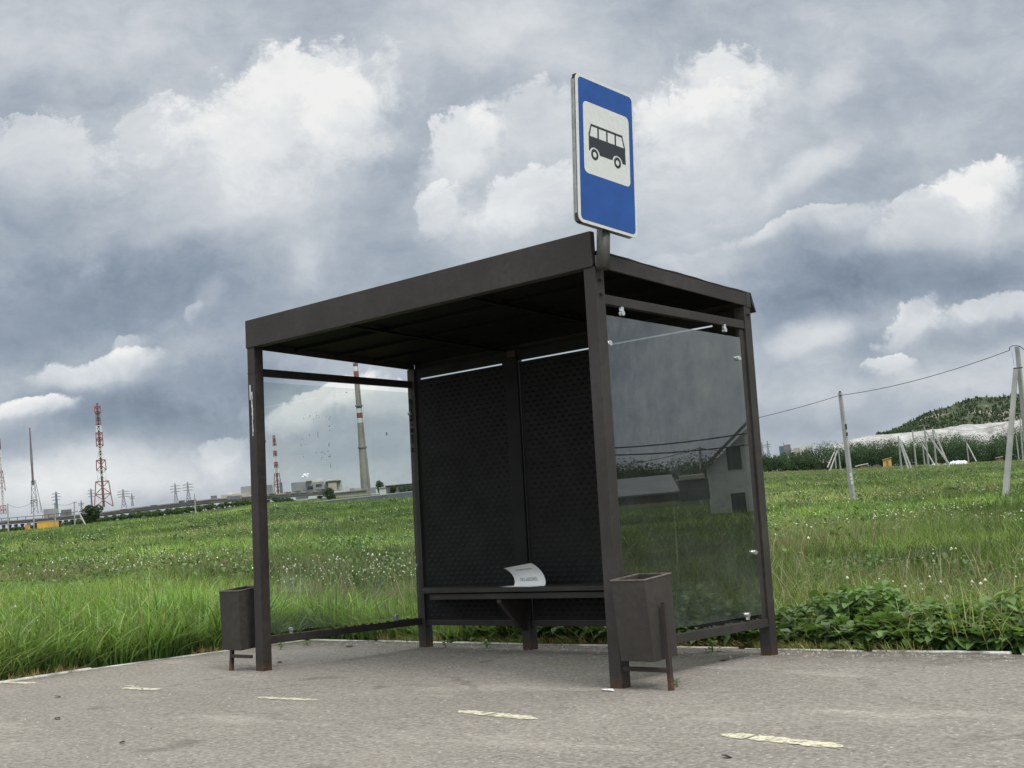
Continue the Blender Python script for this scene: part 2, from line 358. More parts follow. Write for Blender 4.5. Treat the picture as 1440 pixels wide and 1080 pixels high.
# ------------------------------------------------------------------ BUS SHELTER
sh = empty('bus_shelter', (0, 0, 0))
tag(sh, 'dark brown steel bus shelter with glass side panes and black back wall on the lay-by', 'bus shelter')
def part(mb, name, mat, parent=sh, bevel=0.003, **kw): return mb.build(name, mat, parent, (0, 0, 0), bevel, **kw)
E1 = 0.0015
FLp = part(MB().box(0, S, 0, S, -0.03, HF-E1), 'post', M_STEEL)
FRp = part(MB().box(W-S, W, 0, S, -0.03, HF-E1), 'post', M_STEEL)
RRp = part(MB().box(W-S, W, D-S, D, -0.03, HR-E1+0.0), 'post', M_STEEL)
RLp = part(MB().box(0, S, D-S, D, -0.03, HR-E1), 'post', M_STEEL)
MDp = part(MB().box(1.055, 1.055+S, D-S, D, -0.03, HR-E1), 'post', M_STEEL)
# cover strips on posts, bolts
for bx in ((W+0.004, S*0.5, 2.13), (W+0.004, S*0.5, 2.055), (W+0.004, D-S*0.5, 2.10)):
    part(MB().cyl(bx, (bx[0]+0.012, bx[1], bx[2]), 0.011, 0.011, 6), 'bolt', M_STEEL, FRp if bx[1] < 1 else RRp, 0)
part(MB().box(0.018, 0.029, -0.0015, 0.004, 1.905-.07, 2.0-.06), 'bare_scrape', M_SCRAPE, FLp, 0)
sc_ = MB()
for q in range(11):
    z1 = 1.89-q*0.028; xx = 0.042+random.uniform(-.003, .003); wdt = random.choice([.003, .005, .006, .004])
    sc_.box(xx-wdt, xx+wdt, -0.0015, 0.004, z1-0.026, z1)
part(sc_, 'bare_scrape', M_SCRAPE, FLp, 0)
part(MB().box(-0.002, S+.002, -0.002, 0.001, 2.02, 2.026), 'weld_seam', M_STEEL, FLp, 0)
# roof
def roof_z(y): return HF + (HR-HF)*(y/D)
def slab(mb, x0, x1, y0, y1, a, b): # follows the roof fall, a..b above underside
    mb.hexa([(x0, y0, roof_z(y0)+a), (x1, y0, roof_z(y0)+a), (x1, y1, roof_z(y1)+a), (x0, y1, roof_z(y1)+a),
             (x0, y0, roof_z(y0)+b), (x1, y0, roof_z(y0)+b), (x1, y1, roof_z(y1)+b), (x0, y1, roof_z(y1)+b)]); return mb
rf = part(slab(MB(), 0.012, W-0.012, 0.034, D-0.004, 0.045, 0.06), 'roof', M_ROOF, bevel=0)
felt = MB(); n = 40
for q in range(n):
    y0, y1 = 0.034+(D-0.02)*q/n, 0.034+(D-0.02)*(q+1)/n
    w0, w1 = (0.0012*math.sin(q*1.1)+0.002*math.sin(q*0.37)+0.002 for q in (q, q+1))
    felt.hexa([(0.0, y0, roof_z(y0)+.087), (W+.0045, y0, roof_z(y0)+.0865), (W+.0045, y1, roof_z(y1)+.0865), (0.0, y1, roof_z(y1)+.087),
               (0.0, y0, roof_z(y0)+.092), (W+.0045, y0, roof_z(y0)+.090+w0), (W+.0045, y1, roof_z(y1)+.090+w1), (0, y1, roof_z(y1)+.092)])
part(felt, 'roofing_felt', M_FELT, rf, 0)
part(MB().hexa([(W-.05, D+.012, HR+.03), (W+.006, D+.012, HR+.03), (W+.012, D+.045, HR-.03), (W-.05, D+.05, HR-.03),
                (W-.05, D+.012, HR+.088), (W+.006, D+.012, HR+.088), (W+.014, D+.047, HR-.03), (W-.05, D+.055, HR-.03)]), 'felt_flap', M_FELT, rf, 0)
part(MB().box(-0.006, W-0.012, -0.006, 0.032, HF, HF+0.1945), 'fascia', M_STEEL, bevel=0.003)
part(MB().box(-0.008, W-0.012, 0.0, 0.05, HF-0.0005, HF+0.010), 'drip_edge', M_STEEL, bevel=0)
part(slab(MB(), W-0.010, W+0.002, 0.034, D-0.05, 0, 0.0857), 'side_fascia', M_STEEL)
part(slab(MB(), W-0.010, W+0.0045, D-0.049, D+0.004, -0.006, 0.088), 'corner_bracket', M_STEEL)
part(slab(MB(), 0.0, 0.010, 0.052, D, 0, 0.0857), 'side_fascia', M_STEEL)
part(slab(MB(), 0.012, W-0.012, D-0.003, D+0.010, 0.0, 0.0857), 'rear_fascia', M_STEEL)
for y in (0.42, 0.80, 1.18):
    part(slab(MB(), 0.014, W-0.014, y-.015, y+.015, 0.022, 0.0445), 'purlin', M_ROOF, rf, 0)  # near-black instead of steel brown: shade under the roof put into the colour
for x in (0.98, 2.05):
    part(slab(MB(), x-.02, x+.02, 0.06, D-.01, 0.006, 0.0215), 'rafter', M_ROOF, rf, 0)  # same near-black, roof shade carried by the colour
# side rails
for x0, x1 in ((0.0, 0.05), (W-0.05, W)):
    xa = x0+0.006
    part(MB().box(xa, x1-0.006, S, D-S, 0.172, 0.222), 'lower_rail', M_STEEL)
    part(MB().box(xa, x1-0.006, S, D-S, 2.006, 2.058), 'upper_rail', M_STEEL)
# panes (inset from the rails on clamps)
def pane(x, za, zb, y0, y1, mat, notch=False):
    return MB().box(x-0.003, x+0.003, y0, y1, za, zb)
gl = part(pane(0.030, 0.245, 1.965, S+0.012, D-S-0.008, M_GLASSL), 'side_pane', M_GLASSL, bevel=0)
gr = part(pane(W-0.018, 0.252, 1.948, S+0.012, D-S-0.055, M_GLASSR), 'side_pane', M_GLASSR, bevel=0)
part(MB().box(W-.04, W-.016, D-S-.05, D-S-.001, 0.222, 2.006), 'glazing_strip', M_STEEL)
def clamp(x, y, z, vertical, parent, bright=M_CHROME, sgn=1):
    mb = MB()
    mb.cyl((x-0.010*sgn, y, z), (x+0.012*sgn, y, z), 0.0145, 0.0145, 14)
    if vertical: mb.box(x-0.008, x+0.008, y-0.011, y+0.011, z-0.03 if z < 1 else z+0.012, z-0.012 if z < 1 else z+0.035)
    else: mb.box(x-0.008, x+0.008, (y+0.01 if y > .8 else y-.03), (y+.03 if y > .8 else y-.01), z-.009, z+.009)
    return part(mb, 'clamp', bright, parent, 0.001)
for y, z, v in ((.237, 1.971, 1), (1.296, 1.978, 1), (1.43, 1.813, 0), (1.44, .624, 0), (1.308, .262, 1), (.102, 1.794, 0)): clamp(W-0.013, y, z, v, gr)
for y, z, v in ((.279, .252, 1), (1.275, .256, 1), (1.51, 1.80, 0), (1.512, 0.62, 0), (.092, 1.55, 0)): clamp(0.034, y, z, v, gl, M_GALV)
# torn sealant / moss left along the pane edges
def ragged(x, y0, y1, z, n, h, parent, vertical=False):
    mb = MB()
    for q in range(n):
        a = y0+(y1-y0)*q/n; b = a+(y1-y0)/n*random.uniform(0.5, 1.0); hh = random.uniform(.3, 1)*h
        if random.random() < 0.25: continue
        if vertical: mb.box(x-.005, x+.005, z-hh, z+.002, a, b)
        else: mb.hexa([(x-.008, a, z), (x+.008, a, z), (x+.008, b, z), (x-.008, b, z), (x-.004, a+.01, z+hh*random.uniform(.4, 1)), (x+.004, a+.01, z+hh), (x+.004, b-.004, z+hh*random.uniform(.3, 1)), (x-.004, b-.004, z+hh*.6)])
    tag(part(mb, 'torn_seal', M_SEAL, parent, 0), kind='stuff')
ragged(0.03, .1, 1.5, .2225, 34, .012, gl); ragged(W-.018, .12, 1.45, .2225, 30, .014, gr)
ragged(0.03, 1.50, 1.95, D-S+.0005, 26, .022, gl, True); ragged(0.03, 1.65, 1.96, S+.008, 12, .008, gl, True)
# glue residue of an old poster on the left pane
gm = MB(); gp = lambda px, py: on_plane(px, py, 0, 0.0335)
def glue(px, py, sx, sy):
    p = gp(px, py); gm.box(0.0332, 0.0345, p[1]-sx/2, p[1]+sx/2, p[2]-sy/2, p[2]+sy/2)
for q in range(46):
    e = random.random()
    if e < .35: x, y = 463+random.gauss(0, 1.2), random.uniform(585, 645)
    elif e < .6: x, y = 426+random.gauss(0, 2), random.uniform(588, 645)
    elif e < .8: x, y = random.uniform(428, 462), 588+random.gauss(0, 2)-(abs(random.random()))*4
    else: x, y = random.uniform(440, 466), 640+random.gauss(0, 4)
    glue(x, y, random.uniform(.003, .011), random.uniform(.002, .008))
for x, y, a, b in ((487, 552, .016, .006), (543.5, 610, .017, .024), (447, 611, .005, .04), (435, 612, .005, .012), (465, 655, .005, .03)): glue(x, y, a, b)
t = NT(M_GLUE.node_tree); o_ = [n for n in t.n if n.type == 'OUTPUT_MATERIAL'][0]; p_ = [n for n in t.n if n.type == 'BSDF_PRINCIPLED'][0]
tp_ = t.node('ShaderNodeBsdfTransparent'); mxs = t.node('ShaderNodeMixShader'); mxs.inputs[0].default_value = .55; t.l.new(p_.outputs[0], mxs.inputs[1]); t.l.new(tp_.outputs[0], mxs.inputs[2]); t.l.new(mxs.outputs[0], o_.inputs[0])
tag(part(gm, 'glue_residue', M_GLUE, gl, 0), kind='stuff')
# embossed back panels: staggered louvre pockets pressed into dark sheet
ZB0, ZB1 = 0.205, 2.060; YP = D-0.058
def back_panel(x0, x1):
    mb = MB(); mb.box(x0, x1, YP, YP+0.004, ZB0, ZB1)
    dz, dx = 0.0345, 0.064; row = 0; z = ZB0+0.03
    while z < ZB1-0.03:
        x = x0+0.03+(row % 2)*dx/2
        while x < x1-0.055:
            h = 0.015; w = 0.046; e = 0.009
            jx = random.uniform(-.003, .003); X = x+jx
            mb.add([(X, YP-.0005, z), (X+w*.25, YP-e, z-.001), (X+w*.75, YP-e, z-.001), (X+w, YP-.0005, z),
                    (X+w*.2, YP-.0005, z+h), (X+w*.8, YP-.0005, z+h)], [(0, 1, 4), (1, 2, 5, 4), (2, 3, 5)])
            x += dx
        z += dz; row += 1
    return mb
me_ = []
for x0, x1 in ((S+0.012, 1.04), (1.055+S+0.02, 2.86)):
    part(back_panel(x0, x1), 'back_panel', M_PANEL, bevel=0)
part(MB().box(S, 1.054, D-.062, D-.02, 0.165, 0.204), 'bottom_rail', M_STEEL)
part(MB().box(1.056+S, W-S, D-.062, D-.02, 0.165, 0.204), 'bottom_rail', M_STEEL)
part(MB().box(2.862, W-S, D-.06, D-.03, 0.205, HR-.01), 'end_strip', M_PANEL)
part(MB().box(S, 0.0885, D-.06, D-.03, 0.205, HR-.01), 'end_strip', M_PANEL)
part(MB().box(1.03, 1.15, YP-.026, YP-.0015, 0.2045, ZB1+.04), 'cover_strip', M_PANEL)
# strip above the light gap (the sky shows through the slot as a bright line)
part(MB().box(0.0885, 0.99, YP-.004, YP+.02, ZB1+.0135, HR-.002), 'header_panel', M_PANEL, bevel=0)
part(MB().box(0.99, 1.055, YP-.004, YP+.02, ZB1+.0005, HR-.002), 'header_panel', M_PANEL, bevel=0)
part(MB().box(1.133, 2.80, YP-.004, YP+.02, ZB1+.0135, HR-.002), 'header_panel', M_PANEL, bevel=0)
part(MB().box(2.80, 2.862, YP-.004, YP+.02, ZB1+.0005, HR-.002), 'header_panel', M_PANEL, bevel=0)
# bench: two boards on triangular steel brackets
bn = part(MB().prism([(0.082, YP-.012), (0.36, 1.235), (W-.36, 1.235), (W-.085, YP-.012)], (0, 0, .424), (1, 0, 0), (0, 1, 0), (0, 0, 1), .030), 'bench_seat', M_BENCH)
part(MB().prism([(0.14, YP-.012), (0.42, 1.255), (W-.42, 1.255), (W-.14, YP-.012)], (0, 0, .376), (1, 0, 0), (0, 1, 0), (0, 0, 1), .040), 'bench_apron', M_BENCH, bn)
for x in (1.085, 2.1):
    part(MB().prism([(1.27, .3755), (YP-.019, .3755), (YP-.019, .14), (YP-.06, .14), (1.27, .35)], (x-.02, 0, 0), (0, 1, 0), (0, 0, 1), (1, 0, 0), .04), 'bench_bracket', M_STEEL, bn)

# ------------------------------------------------------------------ bus stop sign on its pole
c0 = np.array([3.137, .055, 2.793]); su = Vector((0, .052, .82)).normalized()
sr = Vector((.035, .47, .008)); sr = (sr - su*sr.dot(su)).normalized(); sn = sr.cross(su).normalized()
if sn.x < 0: sn = -sn
sg = empty('bus_stop_sign', (W+.05, .035, 2.2))
tag(sg, 'blue and white bus stop sign with bus pictogram on a pole above the shelter corner', 'road sign')
SO = tuple(sg.location)
def sp(mb, name, mat, parent=sg, bevel=0): return mb.build(name, mat, parent if parent is sg else parent, SO, bevel)
def rrect(w, h, r, n=6, cx=0, cy=0):
    P = []
    for qx, qy, a0 in ((1, -1, -90), (1, 1, 0), (-1, 1, 90), (-1, -1, 180)):
        for k in range(n+1):
            a = R(a0+90*k/n); P.append((cx+qx*(w/2-r)+math.cos(a)*r, cy+qy*(h/2-r)+math.sin(a)*r))
    return P
SW, SH = 0.472, 0.822
def layer(polys, off, th): 
    mb = MB()
    for P in polys: mb.prism(P, Vector(c0)+sn*off, sr, su, sn, th)
    return mb
plate = sp(layer([rrect(SW, SH, .035)], -.006, .006), 'sign_plate', M_SIGNWHITE, bevel=.0008)
sp(layer([rrect(SW-.034, SH-.034, .024)], .0002, .0012), 'blue_field', M_SIGNBLUE, plate)
wh = sp(layer([rrect(.372, .40, .03, cy=.067)], .0016, .001), 'white_panel', M_SIGNWHITE, plate)
# pictogram, measured on the sign: local coordinates from the centre of the white panel, mirrored nowhere
def bp(u, v): return (-.186+u*.372, .267-v*.40)
def B(*pts): return [bp(u, v) for u, v in pts]
body = [B((.105, .47), (.90, .47), (.90, .565), (.905, .70), (.832, .70), (.815, .66), (.785, .628), (.72, .612), (.655, .628), (.625, .66), (.608, .70), (.337, .70), (.32, .66), (.29, .628), (.225, .612), (.16, .628), (.135, .655), (.122, .685), (.105, .67)),
        B((.155, .295), (.84, .295), (.85, .325), (.15, .325)),
        B((.155, .295), (.165, .325), (.128, .47), (.105, .47), (.105, .44)), B((.84, .295), (.90, .47), (.872, .47), (.825, .315)),
        B((.295, .32), (.325, .32), (.325, .475), (.295, .475)), B((.485, .32), (.515, .32), (.515, .475), (.485, .475)), B((.67, .32), (.70, .32), (.70, .475), (.67, .475))]
def flip(P): return P if sum(P[i][0]*P[(i+1) % len(P)][1]-P[(i+1) % len(P)][0]*P[i][1] for i in range(len(P))) > 0 else P[::-1]
sp(layer([flip(P) for P in body], .0028, .0008), 'bus_pictogram', M_SIGNBLACK, wh)
for u in (.225, .72):
    wl = MB()
    cu, cv = bp(u, .712); n = 20
    O_ = [(cu+.029*math.cos(2*math.pi*k/n), cv+.031*math.sin(2*math.pi*k/n)) for k in range(n)]; I_ = [(cu+.0145*math.cos(2*math.pi*k/n), cv+.0155*math.sin(2*math.pi*k/n)) for k in range(n)]
    vs = [Vector(c0)+sn*.0037+sr*x+su*y for x, y in O_+I_]
    wl.add(vs, [(k, (k+1) % n, n+(k+1) % n, n+k) for k in range(n)])
    sp(wl, 'wheel_pictogram', M_SIGNBLACK, wh)
bk = sp(layer([rrect(SW, SH, .035)], -.036, .005), 'back_plate', M_GALV)
sp(layer([[(-SW/2+.004, -SH/2+.05), (-SW/2+.030, -SH/2+.05), (-SW/2+.030, SH/2-.03), (-SW/2+.004, SH/2-.03)]], -.0305, .016), 'channel_edge', M_GALV, bk)
for P_ in ([(-SW/2+.006, -SH/2+.004), (-SW/2+.05, -SH/2+.004), (-SW/2+.05, -SH/2+.055), (-SW/2+.006, -SH/2+.055)], [(-SW/2+.006, SH/2-.025), (-SW/2+.04, SH/2-.025), (-SW/2+.04, SH/2-.004), (-SW/2+.006, SH/2-.004)]):
    sp(layer([P_], -.0305, .024), 'corner_block', M_SIGNBLACK, bk)
pc = on_plane(848.2, 378, 0, W+.036); pt_ = on_plane(848.6, 322, 0, W+.038)
pa = Vector(pc); pb = pa+(Vector(pt_)-pa).normalized()*0.235
pb.x = pa.x+.002
pole = sp(MB().cyl(pa, pb, .036, .036, 20), 'pole', M_POLE)
for f in pole.data.polygons: f.use_smooth = len(f.vertices) == 4
sp(MB().bar(pb-Vector((-.014, 0, .03)), pb+Vector((-.006, .03, .62)), .012, .04), 'mounting_bar', M_GALV)
sp(MB().box(W+.001, W+.02, pa.y-.02, pa.y+.02, 2.2, 2.26), 'pole_bracket', M_POLE)

# ------------------------------------------------------------------ litter bins hung on pivot pins beside the front posts
def litter_bin(loc, top, bot, zt, zb, stake, bar_z, pin_to, label):
    e = empty('litter_bin', loc); tag(e, label, 'litter bin', 'litter bins beside the front posts')
    o = tuple(loc); mb = MB(); th = .004
    (x0, x1, y0, y1), (X0, X1, Y0, Y1) = top, bot
    P = lambda a: [(X0+a, Y0+a, zb), (X1-a, Y0+a, zb), (X1-a, Y1-a, zb), (X0+a, Y1-a, zb), (x0+a, y0+a, zt), (x1-a, y0+a, zt), (x1-a, y1-a, zt), (x0+a, y1-a, zt)]
    tz_ = lambda Ls: [(x, y, z+(.085*(y-y0) if q >= 4 else .07*(y-Y0))) for q, (x, y, z) in enumerate(Ls)]
    op = tz_(P(0)); ip = tz_(P(th)); ip = [(x, y, z+(th if q < 4 else 0)) for q, (x, y, z) in enumerate(ip)]
    mb.add(op+ip, [(3, 2, 1, 0), (0, 1, 5, 4), (1, 2, 6, 5), (2, 3, 7, 6), (3, 0, 4, 7), (8, 9, 10, 11), (9, 8, 12, 13), (10, 9, 13, 14), (11, 10, 14, 15), (8, 11, 15, 12),
                   (4, 5, 13, 12), (5, 6, 14, 13), (6, 7, 15, 14), (7, 4, 12, 15)])
    b = mb.build('bin_body', M_BIN, e, o, .0015)
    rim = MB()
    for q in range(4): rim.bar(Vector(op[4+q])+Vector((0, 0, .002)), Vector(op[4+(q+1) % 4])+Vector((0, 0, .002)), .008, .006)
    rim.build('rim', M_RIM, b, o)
    (sx, sy), (tx, ty), tz = stake
    MB().bar((sx, sy, -.03), (tx, ty, tz), .024, .024).build('stake', M_STAKE, e, o, .002)
    MB().bar((sx+(tx-sx)*bar_z/tz, sy, bar_z), (pin_to, sy, bar_z), .02, .022).build('crossbar', M_STAKE, e, o, .002)
    return e
litter_bin((3.2, .06, 0), (W+.005, 3.262, -.045, .195), (W+.03, 3.285, -.035, .17), .545, .142, ((3.335, .02), (3.30, .055), .43), .098, W, 'dark steel litter bin beside the front right post, under the bus stop sign')
litter_bin((-.2, .1, 0), (-.325, -.105, -.05, .18), (-.315, -.105, -.04, .17), .537, .137, ((-.235, -.03), (-.232, -.02), .15), .098, 0.0, 'dark steel litter bin beside the front left post, nearest the tall grass')

# ------------------------------------------------------------------ notice lying on the bench
def notice():
    e0 = Vector((1.085, 1.335, .4565)); e1 = Vector((1.435, 1.262, .4565)); wv = e1-e0; L = wv.length; wd = wv.normalized()
    back = Vector((0, 0, 1)).cross(wd).normalized()
    prof = [(-.045, 0), (.02, .0005), (.062, .001), (.070, .010), (.074, .030), (.070, .055), (.056, .080), (.034, .102), (.010, .118), (-.012, .128)]
    # smooth the profile
    s = [0]
    for a, b in zip(prof[:-1], prof[1:]): s.append(s[-1]+math.dist(a, b))
    tot = s[-1]
    def pos(u, v, off=0.0):
        d = v*tot; yb = float(np.interp(d, s, [p[0] for p in prof])); zb = float(np.interp(d, s, [p[1] for p in prof]))
        d2 = min(tot, d+.004); d1 = max(0, d-.004)
        ty = float(np.interp(d2, s, [p[0] for p in prof])-np.interp(d1, s, [p[0] for p in prof])); tz = float(np.interp(d2, s, [p[1] for p in prof])-np.interp(d1, s, [p[1] for p in prof]))
        ll = math.hypot(ty, tz)+1e-9; ny, nz = -tz/ll, ty/ll
        shrink = 1-.16*max(0, v-.35)**1.0; sh_ = -.10*max(0, v-.30)**1.5
        lift = .06*max(0, v-.35)*u*L*2.2
        return e0 + wd*(u*L*shrink + sh_*L*.4 + (.03 if v > .33 else 0)) + back*(yb+ny*off) + Vector((0, 0, zb+nz*off+lift))
    nu, nv = 14, 40; mb = MB()
    for off in (0.0003, -0.0003):
        o = len(mb.v); mb.v += [tuple(pos(i/nu, j/nv, off)) for j in range(nv+1) for i in range(nu+1)]
        mb.f += [tuple(o+x for x in (j*(nu+1)+i, j*(nu+1)+i+1, (j+1)*(nu+1)+i+1, (j+1)*(nu+1)+i)) for j in range(nv) for i in range(nu)]
    me = bpy.data.meshes.new('paper_notice'); me.from_pydata(mb.v, [], mb.f); me.materials.append(M_PAPER)
    for p in me.polygons: p.use_smooth = True
    po = bpy.data.objects.new('paper_notice', me); COL.objects.link(po)
    tag(po, 'white printed paper notice curling up on the bench seat', 'notice')
    for txt, u0, u1, v0, v1 in (('ОК2 «ШСОЖО:', .20, .76, .50, .585), ('«ЛОЗНВОТЧОЖЬ»', .22, .80, .80, .85)):
        cu = bpy.data.curves.new('notice_text', 'FONT'); cu.body = txt; cu.size = 1
        to = bpy.data.objects.new('tmp_text', cu); COL.objects.link(to); bpy.context.view_layer.update()
        dg = bpy.context.evaluated_depsgraph_get(); tm = bpy.data.meshes.new_from_object(to.evaluated_get(dg)); tm.name = 'notice_text'
        bpy.data.objects.remove(to); bpy.data.curves.remove(cu)
        n = len(tm.vertices)
        if not n: continue
        co = np.empty(n*3); tm.vertices.foreach_get('co', co); co = co.reshape(-1, 3)
        lo, hi = co.min(0), co.max(0)
        for vtx in tm.vertices:
            a = (vtx.co.x-lo[0])/(hi[0]-lo[0]); b = (vtx.co.y-lo[1])/(hi[1]-lo[1])
            vtx.co = pos(u0+(u1-u0)*a, v0+(v1-v0)*b, .0016)
        tm.materials.clear(); tm.materials.append(M_INK)
        q = bpy.data.objects.new('notice_text', tm); COL.objects.link(q); q.parent = po
notice()

# ------------------------------------------------------------------ vegetation
def blades(x, y, z, h, w, dirn, lean, col, segs, tipcol=None):
    N = len(x); d = np.stack([np.cos(dirn), np.sin(dirn)], 1); fa = rng.uniform(0, 2*np.pi, N)
    sd = np.stack([np.cos(fa), np.sin(fa)], 1)
    V = np.empty((N, segs+1, 2, 3), np.float32); Cl = np.empty((N, segs+1, 2, 3), np.float32)
    for k in range(segs+1):
        t_ = k/segs; ww = w*(1-t_**1.6)*0.5*(0.75+0.5*min(1, t_*3)) + 0.0004
        hx = lean*h*t_**2; hz = h*(t_-0.38*np.clip(lean, 0, 1.2)*t_**2.2)
        cx = x+d[:, 0]*hx; cy = y+d[:, 1]*hx; cz = z+hz
        for s_, sg_ in enumerate((-1, 1)):
            V[:, k, s_, 0] = cx+sg_*sd[:, 0]*ww; V[:, k, s_, 1] = cy+sg_*sd[:, 1]*ww; V[:, k, s_, 2] = cz
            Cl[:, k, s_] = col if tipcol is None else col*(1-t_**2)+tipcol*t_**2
    base = np.arange(N)[:, None]*(segs+1)*2
    Q = []
    for k in range(segs): Q.append(base + np.array([2*k, 2*k+1, 2*k+3, 2*k+2])[None])
    Q = np.stack(Q, 1).reshape(-1, 4)
    return V.reshape(-1, 3), Q, Cl.reshape(-1, 3)
def join(parts):
    Vs, Qs, Cs = [], [], []; o = 0
    for v, q, c_ in parts: Vs.append(v); Qs.append(q+o); Cs.append(c_); o += len(v)
    return np.concatenate(Vs), np.concatenate(Qs), np.concatenate(Cs)
G1 = np.array([.102, .180, .038]); G2 = np.array([.225, .325, .078]); G3 = np.array([.32, .37, .145]); DRY = np.array([.34, .27, .15]); DK = np.array([.035, .072, .020])
def gcol(x, y, n, scale=0.35, dry=0.0):
    f = fbm(x*scale, y*scale, 4)[:, None]; f2 = fbm(x*scale*.17+9, y*scale*.17+3, 3)[:, None]; j = rng.random((n, 1))
    f = np.clip((f-.5)*2.2+.5+(j-.5)*.55, 0, 1)
    c_ = G1*(1-f)+G2*f; g3 = np.clip((f2-.5)*5, 0, 1)*.55; c_ = c_*(1-g3)+G3*g3
    dd = (rng.random((n, 1)) < dry+np.clip((f2-.52)*1.6, 0, .35)*.6).astype(float)*.8
    c_ = c_*(1-dd)+DRY*dd
    f3 = fbm(x*.11+21, y*.11+4, 4)[:, None]; f4 = fbm(x*.8+2, y*.8+14, 3)[:, None]; c_ = c_*np.clip(1+(f3-.5)*1.9+(f4-.5)*1.0, .5, 1.5)
    return c_*np.clip(rng.lognormal(0, .33, (n, 1)), .4, 2.0)
def tan_far(x, y, c_):   # bleached, rougher growth towards the far right edge of the field
    r = np.hypot(x-CX, y-CY); az = np.degrees(np.arctan2(x-CX, y-CY)); k_ = (np.clip((r-120)/120, 0, 1)*np.clip((az+36)/5, 0, 1)*np.clip(fbm(x*.02, y*.02, 3)*2-.4, 0, 1)*.85)[:, None]
    return c_*(1-k_)+np.array([.26, .24, .14])*k_
def ring(r0, r1, a0, a1, n):
    r = np.sqrt(rng.uniform(r0*r0, r1*r1, n)); a = np.radians(rng.uniform(a0, a1, n))
    x = CX+r*np.sin(a); y = CY+r*np.cos(a); k_ = ~on_pad(x, y); x, y = x[k_], y[k_]; return x, y
# meadow grass, finer close by, coarser tufts far away
parts = []
SPEC = [(7, 16, -70, -16, 70000, .26, .0055, 4), (16, 28, -68, -15, 95000, .30, .009, 3), (28, 50, -67, -14, 85000, .34, .017, 2), (50, 90, -66.5, -14, 80000, .42, .034, 2), (90, 170, -66.5, -14, 75000, .45, .07, 1), (170, 340, -66.5, -14, 60000, .42, .15, 1),
        (8, 25, -16, 48, 40000, .28, .014, 2), (25, 110, -16, 48, 40000, .40, .05, 1)]
for r0, r1, a0, a1, n, hh, ww, sg_ in SPEC:
    x, y = ring(r0, r1, a0, a1, n); n = len(x); z = height(x, y)
    hv = np.clip((fbm(x*.45+3, y*.45, 3)-.5)*3.2+1, .35, 1.9)
    h = hh*hv*rng.uniform(.55, 1.25, n); dry = .05
    v, q, c_ = blades(x, y, z-.02, h, ww*rng.uniform(.6, 1.4, n), rng.uniform(0, 6.28, n), rng.uniform(.15, .95, n), tan_far(x, y, gcol(x, y, n, .35 if r0 < 60 else .12, dry)), sg_)
    parts.append((v, q, c_))
V, Q, Cq = join(parts)
tag(npmesh('meadow_grass', V, Q, M_LEAF, Cq, smooth=True), 'rough green meadow grass filling the field', 'grass', kind='stuff')
# tall arching grass along the kerb at the left and behind the left pane
parts = []
def strip(n, x0, x1, y0, y1, h0, h1, w0, w1, segs, dens=None):
    x = rng.uniform(x0, x1, n); y = rng.uniform(y0, y1, n); k_ = ~on_pad(x, y); x, y = x[k_], y[k_]; n = len(x)
    f = fbm(x*1.3, y*1.3, 3); h = (h0+(h1-h0)*np.clip((f-.3)*2.2, 0, 1))*rng.uniform(.6, 1.15, n)
    c_ = gcol(x, y, n, .8, .0)*np.array([.92, .99, .98]); tip = c_*np.array([1.5, 1.4, 1.5]); c_ = c_*np.array([.56, .66, .60])  # shaded gaps and lit tips of the grass put into the blade colours
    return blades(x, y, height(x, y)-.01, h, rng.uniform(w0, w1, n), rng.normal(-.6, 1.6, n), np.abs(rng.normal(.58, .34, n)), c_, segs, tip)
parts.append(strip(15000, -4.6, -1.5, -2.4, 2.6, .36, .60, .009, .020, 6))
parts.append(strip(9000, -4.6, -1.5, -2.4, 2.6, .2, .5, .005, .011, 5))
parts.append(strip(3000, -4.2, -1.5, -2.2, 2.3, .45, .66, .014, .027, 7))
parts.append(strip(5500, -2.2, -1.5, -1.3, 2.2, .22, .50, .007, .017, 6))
parts.append(strip(16000, -2.2, .6, 1.95, 4.2, .24, .42, .005, .011, 5))
parts.append(strip(10000, .3, 8.5, 2.5, 4.2, .16, .32, .005, .011, 4))
n = 5200; x = rng.uniform(-1.7, 8.5, n); y = 1.93+rng.normal(0, .03, n); k_ = fbm(x*1.7+3, x*.0+2, 3) > .54; x, y = x[k_], y[k_]; n = len(x)
parts.append(blades(x, y, np.full(n, -.02), rng.uniform(.03, .12, n), rng.uniform(.003, .007, n), rng.normal(-1.57, .8, n), rng.uniform(.3, 1.2, n), gcol(x, y, n, .8, .25), 3))
V, Q, Cq = join(parts)
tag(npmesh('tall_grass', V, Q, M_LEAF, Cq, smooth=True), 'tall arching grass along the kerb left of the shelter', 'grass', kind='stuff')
# dry stalks and cut stubble at the kerb, seed heads in the field
parts = []
n = 9000; x = np.r_[rng.uniform(-1.75, 8, n), np.zeros(1500)]; y = np.r_[1.945+np.abs(rng.normal(0, .035, n)), rng.uniform(-1.1, 1.9, 1500)]
x[n:] = kerb_x(y[n:])-.07-np.abs(rng.normal(0, .05, 1500)); k_ = fbm(x*1.1+y, y*.4+x*.3, 3) > np.where(x < -1.3, .56, .44); x, y = x[k_], y[k_]; n = len(x)
parts.append(blades(x, y, height(x, y)-.0, rng.uniform(.04, .13, n), rng.uniform(.005, .010, n), rng.uniform(0, 6.28, n), rng.uniform(.1, 1.1, n), DRY*rng.uniform(.9, 2.0, (n, 1))*np.array([1.1, 1.05, .95]), 2))
x, y = ring(9.5, 40, -68, -14, 26000); f = fbm(x*.22+40, y*.22+11, 3); k_ = f > .56; x, y = x[k_], y[k_]; n = len(x)
hs = rng.uniform(.35, .62, n)
